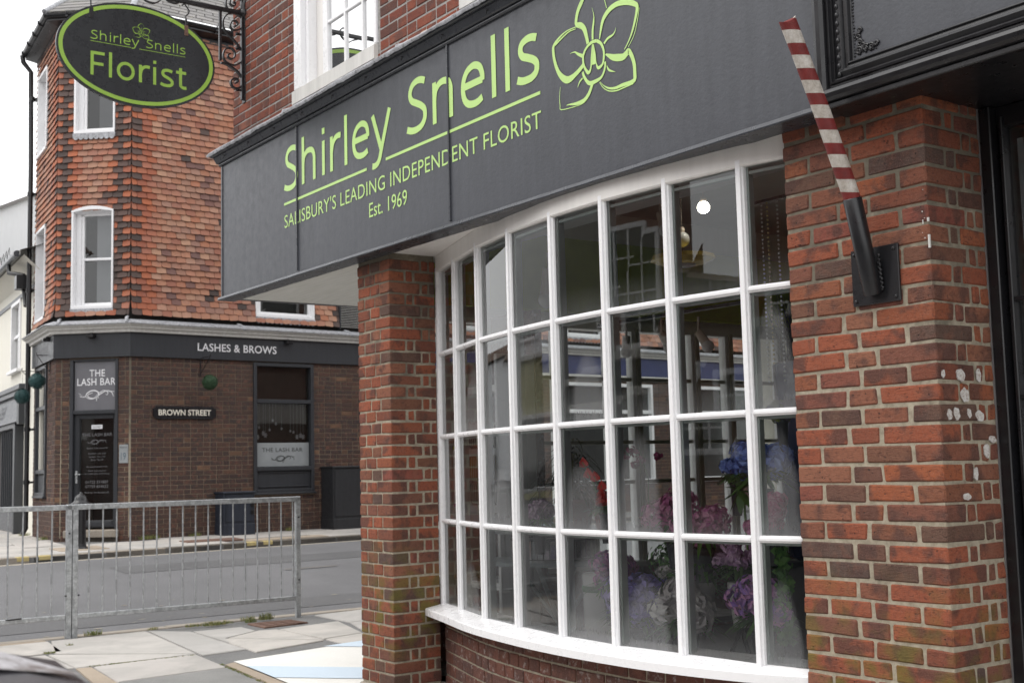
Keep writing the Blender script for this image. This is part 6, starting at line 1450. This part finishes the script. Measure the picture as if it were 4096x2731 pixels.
# utility cabinets
def cabinet(name, label, s0, s1, z1, d, mat, doors=1, z0=.38):
    t = thing(name, label, 'cabinet', tuple(FB(s0, .0, z0)))
    b = MB(FB); b.cbox(s0, s1, .02, d, z0, z1 - .03, .008); b.build('body', mat, t)
    b = MB(FB); b.cbox(s0 - .02, s1 + .02, .0, d + .025, z1 - .035, z1, .01); b.build('lid', mat, t)
    w2 = (s1 - s0 - .06) / doors
    for i in range(doors): b = MB(FB); b.cbox(s0 + .03 + i * w2, s0 + .02 + (i + 1) * w2, d - .004, d + .014, z0 + .24, z1 - .06, .005); dd = b.build('door', mat, t); 
    for z in (z0 + .35, z1 - .25): b = MB(FB); b.cbox(s0 + w2 - .02, s0 + w2 + .04, d + .01, d + .03, z, z + .07, .004); b.build('latch', M_BLK, t)
    b = MB(FB); b.cbox(s0 - .006, s1 + .006, .015, d + .012, z0 - .06, z0 + .20, .006); b.build('plinth', mat, t)
M_CAB1 = paint_mat('faded_navy_cabinet', (.022, .028, .042), .45, .35, .2, (.09, .1, .12)); M_CAB2 = paint_mat('charcoal_cabinet', (.018, .019, .022), .55, .25, .2, (.05, .05, .05))
cabinet('utility_cabinet', 'small faded navy street cabinet against the brick wall behind the railing', 1.44, 1.99, 1.105, .34, M_CAB1)
cabinet('utility_cabinet', 'large charcoal double door cabinet beyond the Lash Bar window', 3.44, 4.95, 1.48, .42, M_CAB2, 2)
# bollard in front of the door
t = thing('bollard', 'black cast bollard with a domed cap at the far kerb', 'bollard', (-15.26, 1.394, .36))
b = MB(); b.lathe((-15.26, 1.394, .36), [(.115, 0), (.115, .03), (.085, .06), (.075, .10), (.072, .58), (.068, .62)], 12, smooth=False); b.build('shaft', M_BLK, t)
b = MB(); b.lathe((-15.26, 1.394, .36), [(.06, .60), (.075, .63), (.14, .645), (.145, .66), (.10, .69), (.085, .72), (.08, .755), (.05, .785), (.02, .80), (.024, .815), (.0, .83)], 20); b.build('cap', M_IRN, t)
# ================================================================== HOUSES BEYOND
cr_ = thing('cream_house', 'cream rendered house with a grey shopfront left of the tile hung building', 'house')
SC0, SC1 = 2.08, 14.
WH = (3.66, 4.78, 3.43, 4.73)
cw = wall_holes(FE, SC0, SC1, 3.06, 5.05, [WH, (7.5, 8.6, 3.43, 4.73)], M_CRM, 'wall', cr_, o=-.02)
b = MB(FE); b.cbox(SC0 - .45, SC0 + .0, -.3, -.03, .3, 4.0, .004); b.box(SC0, 3.3, -.32, -.035, .3, 3.06); b.build('end_wall', M_CRM, cr_)
for h in (WH, (7.5, 8.6, 3.43, 4.73)):
    t = empty('sash_window'); t.parent = cr_; s0, s1, z0, z1 = h; b = MB(FE); b.cbox(s0, s0 + .08, -.12, .01, z0, z1, .004); b.cbox(s1 - .08, s1, -.12, .01, z0, z1, .004); b.cbox(s0, s1, -.12, .012, z1 - .07, z1, .004); b.cbox(s0 - .05, s1 + .05, -.12, .07, z0 - .06, z0 + .0, .006); b.cbox(s0 + .08, s1 - .08, -.1, -.04, (z0 + z1) / 2 - .03, (z0 + z1) / 2 + .03, .004); b.cbox((s0 + s1) / 2 - .02, (s0 + s1) / 2 + .02, -.1, -.045, z0, z1, .004); b.build('frame', M_WHT, t)
    pane(FE, t, s0, s1, z0, z1, -.08); b = MB(FE); b.box(s0, s1, -.4, -.35, z0, z1); b.build('blind', M_BLD, t)
b = MB(FE); b.box(SC0 - .02, SC1, -.02, .0, 4.72, 4.80); b.build('string_board', M_FAS, cr_)
b = MB(FE); b.add([(SC0 - .35, .30, 5.30), (SC1, .30, 5.30), (SC1, -2.0, 6.1), (SC0 - .35, -2.0, 6.1), (SC0 - .35, .30, 5.22), (SC1, .30, 5.22)], [(0, 1, 2, 3), (0, 1, 5, 4)]); b.build('roof', M_SLT, cr_)
b = MB(FE); b.add([(SC0 - .35, .24, 5.22), (SC1, .24, 5.22), (SC1, -.02, 4.98), (SC0 - .35, -.02, 4.98)], [(0, 1, 2, 3)]); b.build('eaves_soffit', M_CRM, cr_)
b = MB(FE); b.tube([(SC0 - .2, .33, 5.25), (SC1, .33, 5.25)], .06, 10); b.build('gutter', M_FAS2, cr_)
b = MB(FE); b.tube([(SC0 + .75, .33, 5.2), (SC0 + .72, .33, 5.05), (SC0 + .4, .2, 4.98), (SC0 + .3, .14, 4.95)], .04, 10); b.cbox(SC0 + .18, SC0 + .44, .06, .28, 4.70, 4.95, .01); b.tube([(SC0 + .3, .14, 4.72), (SC0 + .26, .12, 4.5), (SC0 + .2, .12, 4.4)], .04, 8); b.build('hopper', M_BLK, cr_)
for s in range(12): b = MB(FE); q = SC0 + .3 + s * .35; b.tube([(q, .38, 5.29), (q + .05, .38, 5.44), (q + .28, .36, 5.44), (q + .33, .38, 5.29)], .006, 4); b.build('bird_spike', M_IRN, cr_)
sf = empty('shopfront'); sf.parent = cr_
b = MB(FE); b.cbox(2.62, SC1, -.1, .16, 2.98, 3.07, .01); b.box(2.66, SC1, -.1, .12, 2.90, 2.98); b.build('cornice', M_FAS, sf)
b = MB(FE); b.add([(2.95, .13, 2.42), (SC1, .13, 2.42), (SC1, .05, 2.90), (2.95, .05, 2.90), (2.95, -.1, 2.42), (SC1, -.1, 2.42), (SC1, -.1, 2.9), (2.95, -.1, 2.9)], [(0, 1, 2, 3), (4, 5, 6, 7), (0, 4, 7, 3), (0, 1, 5, 4)]); b.build('signboard', M_FAS, sf)
b = MB(FE); b.cbox(2.68, 2.92, -.1, .15, 2.36, 2.92, .01); b.cbox(3.30, 3.50, -.1, .12, .42, 2.36, .01); b.cbox(3.55, 3.68, -.1, .06, .42, 2.36, .01); b.build('pilaster', M_DKS, sf)
text('lettering', 'HER', FE, 5.75, 4.78, 2.55, 2.79, .135, M_STX, sf)
b = MB(FE); b.cbox(3.68, 5.9, -.05, .04, .42, .82, .01); b.cbox(3.68, SC1, -.08, .07, 2.33, 2.42, .008); b.build('stall_riser', M_FAS, sf)
for i in range(9): b = MB(FE); q = 3.72 + i * .24; b.cbox(q, q + .03, -.06, .02, .82, 2.33, .004); b.build('timber_board', M_DKS, sf)
b = MB(FE); b.box(3.68, SC1, -.1, -.06, .4, 2.4); b.build('backing', M_DRK, sf)
b = MB(FE); b.box(SC0 + .1, SC1, -8, -.33, .3, 4.9); b.build('inner_walls', M_CRM, cr_)
# tall white gable behind
wh = thing('white_gable_house', 'tall white rendered gable rising behind the cream house', 'house')
b = MB(); G0, G1 = (-28, 2.6), (-28, 6.0)
b.add([(-28, 2.0, .3), (-28, 6.5, .3), (-28, 6.5, 9.52), (-28, 2.0, 7.24), (-38, 2.0, .3), (-38, 6.5, .3), (-38, 6.5, 9.52), (-38, 2.0, 7.24)], [(0, 1, 2, 3), (4, 5, 6, 7), (0, 3, 7, 4), (0, 1, 5, 4), (1, 2, 6, 5)]); b.build('wall', M_WRN, wh)
b = MB(); b.add([(-27.9, 1.9, 7.17), (-27.9, 6.6, 9.55), (-38, 6.6, 9.55), (-38, 1.9, 7.17), (-27.9, 1.9, 7.25), (-27.9, 6.6, 9.63), (-38, 6.6, 9.63), (-38, 1.9, 7.25)], [(0, 1, 2, 3), (4, 5, 6, 7), (0, 1, 5, 4), (0, 3, 7, 4)]); b.build('roof', M_SLT, wh)
# ================================================================== RAILING
rl = thing('pedestrian_railing', 'galvanised steel pedestrian railing along the near kerb', 'railing', (-8.48, -.69, 0))
R0, R1 = Vector((-8.475, -.691, 0)), Vector((-8.381, 1.457, 0)); dr = (R1 - R0).normalized(); FR = Fr(R0, (dr.x, dr.y), (dr.y, -dr.x)); LR = (R1 - R0).length
def rpost(s, z1=1.148): b = MB(FR); b.cbox(s - .024, s + .024, -.024, .024, -.05, z1 - .0, .004); o = b.build('post', M_GLV, rl); return o
rpost(-.0265); rpost(.0265); rpost(LR - .012); rpost(-2.35)
b = MB(FR); b.cbox(-.05, LR + .012, -.024, .024, 1.104, 1.152, .004); b.build('top_rail', M_GLV, rl); b = MB(FR); b.cbox(-2.35, -.053, -.024, .024, 1.104, 1.15, .004); b.build('top_rail', M_GLV, rl)
b = MB(FR); b.cbox(.05, LR - .035, -.018, .018, .155, .195, .004); b.build('bottom_rail', M_GLV, rl); b = MB(FR); b.cbox(-2.33, -.05, -.018, .018, .155, .195, .004); b.build('bottom_rail', M_GLV, rl)
for i in range(17):
    s = .148 + i * .1213
    if s < LR - .06: b = MB(FR); b.tube([(s, 0, .19), (s, 0, 1.11)], .0075, 8); b.build('bar', M_GLV, rl)
for i in range(18): s = -.17 - i * .1213; b = MB(FR); b.tube([(s, 0, .19), (s, 0, 1.11)], .0075, 8); b.build('bar', M_GLV, rl)
for s, z in ((-.055, .36), (.055, .36), (-.03, .9), (LR - .012, .95), (LR - .012, .35)):
    b = MB(FR); b.tube([(s, .0, z), (s + .001, .034, z)], .008, 8); b.build('bolt', M_IRN, rl)
b = MB(FR); b.tube([(-.42, .03, .197), (-.56, .01, .188), (-1.4, .03, .17)], .007, 6); b.build('cable_tie', M_BLK, rl)
# ================================================================== LITTER BIN
lb = thing('litter_bin', 'dark octagonal litter bin with a scratched metal stubbing plate on its lid', 'litter bin', (.905, -3.77, 0))
cx, cy, Rb, zb_ = .905, -3.775, .405, 1.10; a0 = math.atan2(-3.386 - cy, .792 - cx)
def ring(r, z, n=8): return [(cx + r * math.cos(a0 - 2 * PI * i / n), cy + r * math.sin(a0 - 2 * PI * i / n), z) for i in range(n)]
M_BIN = paint_mat('dark_grey_plastic_bin', (.05, .048, .055), .3, .2, .15, (.09, .09, .1), .3)
def stack(rings, name, mat, parent, n=8, cap=(True, True)):
    b = MB(); V = []; [V.extend(r) for r in rings]; F = [(j * n + i, j * n + (i + 1) % n, (j + 1) * n + (i + 1) % n, (j + 1) * n + i) for j in range(len(rings) - 1) for i in range(n)]
    if cap[0]: F.append(tuple(range(n)))
    if cap[1]: F.append(tuple(range((len(rings) - 1) * n, len(rings) * n)))
    b.add(V, F); return b.build(name, mat, parent)
stack([ring(Rb * .86, .0), ring(Rb * .86, .72)], 'body', M_BIN, lb); stack([ring(Rb * .90, .70), ring(Rb * .90, .74)], 'rim', M_BIN, lb)
for i in range(0, 8, 1):
    p, q = ring(Rb * .86, .74)[i], ring(Rb * .86, .74)[(i + 1) % 8]
    b = MB(); b.tube([p, (p[0], p[1], 1.03)], .03, 8); b.build('pillar', M_BIN, lb)
ld = stack([ring(Rb * .97, 1.02), ring(Rb, 1.03), ring(Rb, 1.085), ring(Rb * .97, 1.10), ring(Rb * .55, 1.145), ring(Rb * .50, 1.148)], 'lid', M_BIN, lb)
M_STB = Mat('scratched_steel'); _n = M_STB.noise(26, 6, .8, vec=M_STB.pos((1, 2.5, 1)), dist=1.5)
M_STB.col(M_STB.mix(M_STB.ramp(M_STB.noise(9, 4, .7), [(.5, 0.), (.6, .85)]), M_STB.ramp(_n, [(.3, (.28, .27, .28)), (.6, (.52, .51, .53)), (.75, (.7, .7, .72))]), (.14, .11, .10))); M_STB.rough(.5); M_STB.b.inputs['Metallic'].default_value = .3; M_STB.bump(_n, .3, .003); M_STB = M_STB.m
r1 = ring(Rb, 0)
def sl(x, y): d = math.hypot(x - cx, y - cy) / Rb; return 1.10 + .047 * max(0, min(1, (.97 - d) / .42)) + .003
PL = [(cx + Rb * k * math.cos(a), cy + Rb * k * math.sin(a)) for k, a in ((.92, a0 - .62), (.66, a0 - .05), (.60, a0 + .5), (.72, a0 + 1.0), (.40, a0 + .6), (.35, a0 - .3), (.62, a0 - 1.0))]
b = MB(); b.add([(x, y, sl(x, y)) for x, y in PL], [tuple(range(len(PL)))]); b.build('stubbing_plate', M_STB, ld, fix=False)
# ================================================================== BUILDINGS OPPOSITE (behind the view, seen in the window reflections)
def opposite(label, x0, x1, y, zt, wall, wins, roofmat, shopm=None, zt1=None, rise=2.2, fz=(2.6, 3.2)):
    """house across the road: wall top runs from zt at x0 to zt1 at x1"""
    t = thing('opposite_house', label, 'house'); zt1 = zt if zt1 is None else zt1; b = MB()
    b.add([(x0, y, -.1), (x1, y, -.1), (x1, y, zt1), (x0, y, zt), (x0, y - 2.4, -.1), (x1, y - 2.4, -.1), (x1, y - 2.4, zt1), (x0, y - 2.4, zt)], [(0, 1, 2, 3), (4, 5, 6, 7), (0, 4, 7, 3), (1, 5, 6, 2), (3, 2, 6, 7)]); b.build('wall', wall, t)
    b = MB(); b.add([(x0 - .1, y + .3, zt), (x1 + .1, y + .3, zt1), (x1, y - 1.2, zt1 + rise * .5), (x0, y - 1.2, zt + rise * .5), (x1 + .1, y - 2.6, zt1), (x0 - .1, y - 2.6, zt)], [(0, 1, 2, 3), (3, 2, 4, 5), (1, 4, 2), (0, 3, 5)]); b.build('roof', roofmat, t)
    for (a, c, z0, z1, nx, nz) in wins:
        w_ = empty('sash_window'); w_.parent = t; b = MB(); f = .09
        b.cbox(a - f, a, y - .02, y + .06, z0, z1, .01); b.cbox(c, c + f, y - .02, y + .06, z0, z1, .01); b.cbox(a - f, c + f, y - .02, y + .06, z1, z1 + .1, .01); b.cbox(a - .15, c + .15, y - .02, y + .14, z0 - .1, z0, .01); b.build('frame', M_WHT, w_)
        for k in range(1, nx): q = lerp(a, c, k / nx); b = MB(); b.cbox(q - .018, q + .018, y + .01, y + .035, z0, z1, .004); b.build('glazing_bar', M_WHT, w_)
        for k in range(1, nz): q = lerp(z0, z1, k / nz); b = MB(); b.cbox(a, c, y + .01, y + (.05 if 2 * k == nz else .035), q - .018, q + .018, .004); b.build('glazing_bar', M_WHT, w_)
        b = MB(); b.quad([(a, y + .012, z0), (c, y + .012, z0), (c, y + .012, z1), (a, y + .012, z1)]); b.build('pane', M_BGL, w_)
    if shopm:
        f0_, f1_ = fz
        b = MB(); b.cbox(x0 + .1, x1 - .1, y + .0, y + .25, f0_, f1_, .02); b.build('shop_fascia', shopm, t); b = MB(); b.cbox(x0 + .05, x1 - .05, y, y + .45, f1_, f1_ + .16, .02); b.build('cornice', M_WHD, t); b = MB(); b.cbox(x0 + .1, x1 - .1, y, y + .7, f0_ - .2, f0_ - .04, .02); b.build('awning_box', M_WHD, t)
        b = MB(); b.box(x0 + .3, x1 - .3, y, y + .03, .5, f0_ - .2); b.build('shop_glass', M_BGL, t); b = MB(); b.cbox(x0 + .1, x1 - .1, y, y + .12, -.1, .5, .02); b.build('stall_riser', shopm, t)
    return t
M_RFT = ground_mat('mossy_tile_roof', (.10, .06, .04), (.19, .12, .08), s1=1, bs=8)
M_CRS = paint_mat('olive_cream_paint', (.46, .44, .24), .5, .06)
opposite('low tiled lean-to across the road with its roof edge falling to the right', -10.85, -6.95, -12., 4.75, M_BR3, [(-9.3, -8.4, 1.6, 2.9, 3, 4)], M_RFT, None, 3.9, .3)
opposite('dark brick house across the road beside the lean-to', -14.6, -10.9, -12., 7.6, M_BR3, [(-14.0, -13.2, 3.5, 5.5, 3, 4), (-12.6, -11.6, 3.5, 5.5, 3, 4)], M_RFT, M_DKS)
opposite('tall grey rendered house across the road', -24., -14.7, -12., 8.4, simple('grey_render', (.16, .155, .15), .9), [(-20.3, -18.9, 4.3, 6.4, 3, 4)], M_SLT, M_DKS)
opposite('white house with an olive cream shopfront across the road', -39., -30., -12., 9.0, M_WRN, [(-38, -36.6, 5.6, 8.2, 4, 4), (-35.6, -33.8, 5.6, 8.2, 4, 4)], M_RFT, M_CRS, fz=(3.2, 4.8))
opposite('long low white building far down the opposite side', -105., -60., -12., 7.5, M_WRN, [], M_RFT, None, None, 2.5)
opposite('brown brick house across the road with leaded windows', -6.9, 9., -12., 7.0, M_BR2, [(-3.6, -1.9, 3.3, 5.6, 6, 8), (.5, 2.2, 3.3, 5.6, 6, 8)], M_RFT, M_DKS)
b = MB(); b.cbox(-82.5, -80.2, -11.6, -9.6, -.1, 11.4, .05); b.add([(-82.8, -11.9, 11.4), (-79.9, -11.9, 11.4), (-79.9, -9.3, 11.4), (-82.8, -9.3, 11.4), (-82.2, -11.2, 12.3), (-80.5, -11.2, 12.3), (-80.5, -10, 12.3), (-82.2, -10, 12.3)], [(0, 1, 2, 3), (4, 5, 6, 7), (0, 1, 5, 4), (1, 2, 6, 5), (2, 3, 7, 6), (3, 0, 4, 7)])
single('white_chimney', b, M_WRN, 'tall white rendered chimney stack far down the opposite side', 'chimney')

for fr, s_ in ((FC, LCH - .006), (FC, .10), (FB, .012)):
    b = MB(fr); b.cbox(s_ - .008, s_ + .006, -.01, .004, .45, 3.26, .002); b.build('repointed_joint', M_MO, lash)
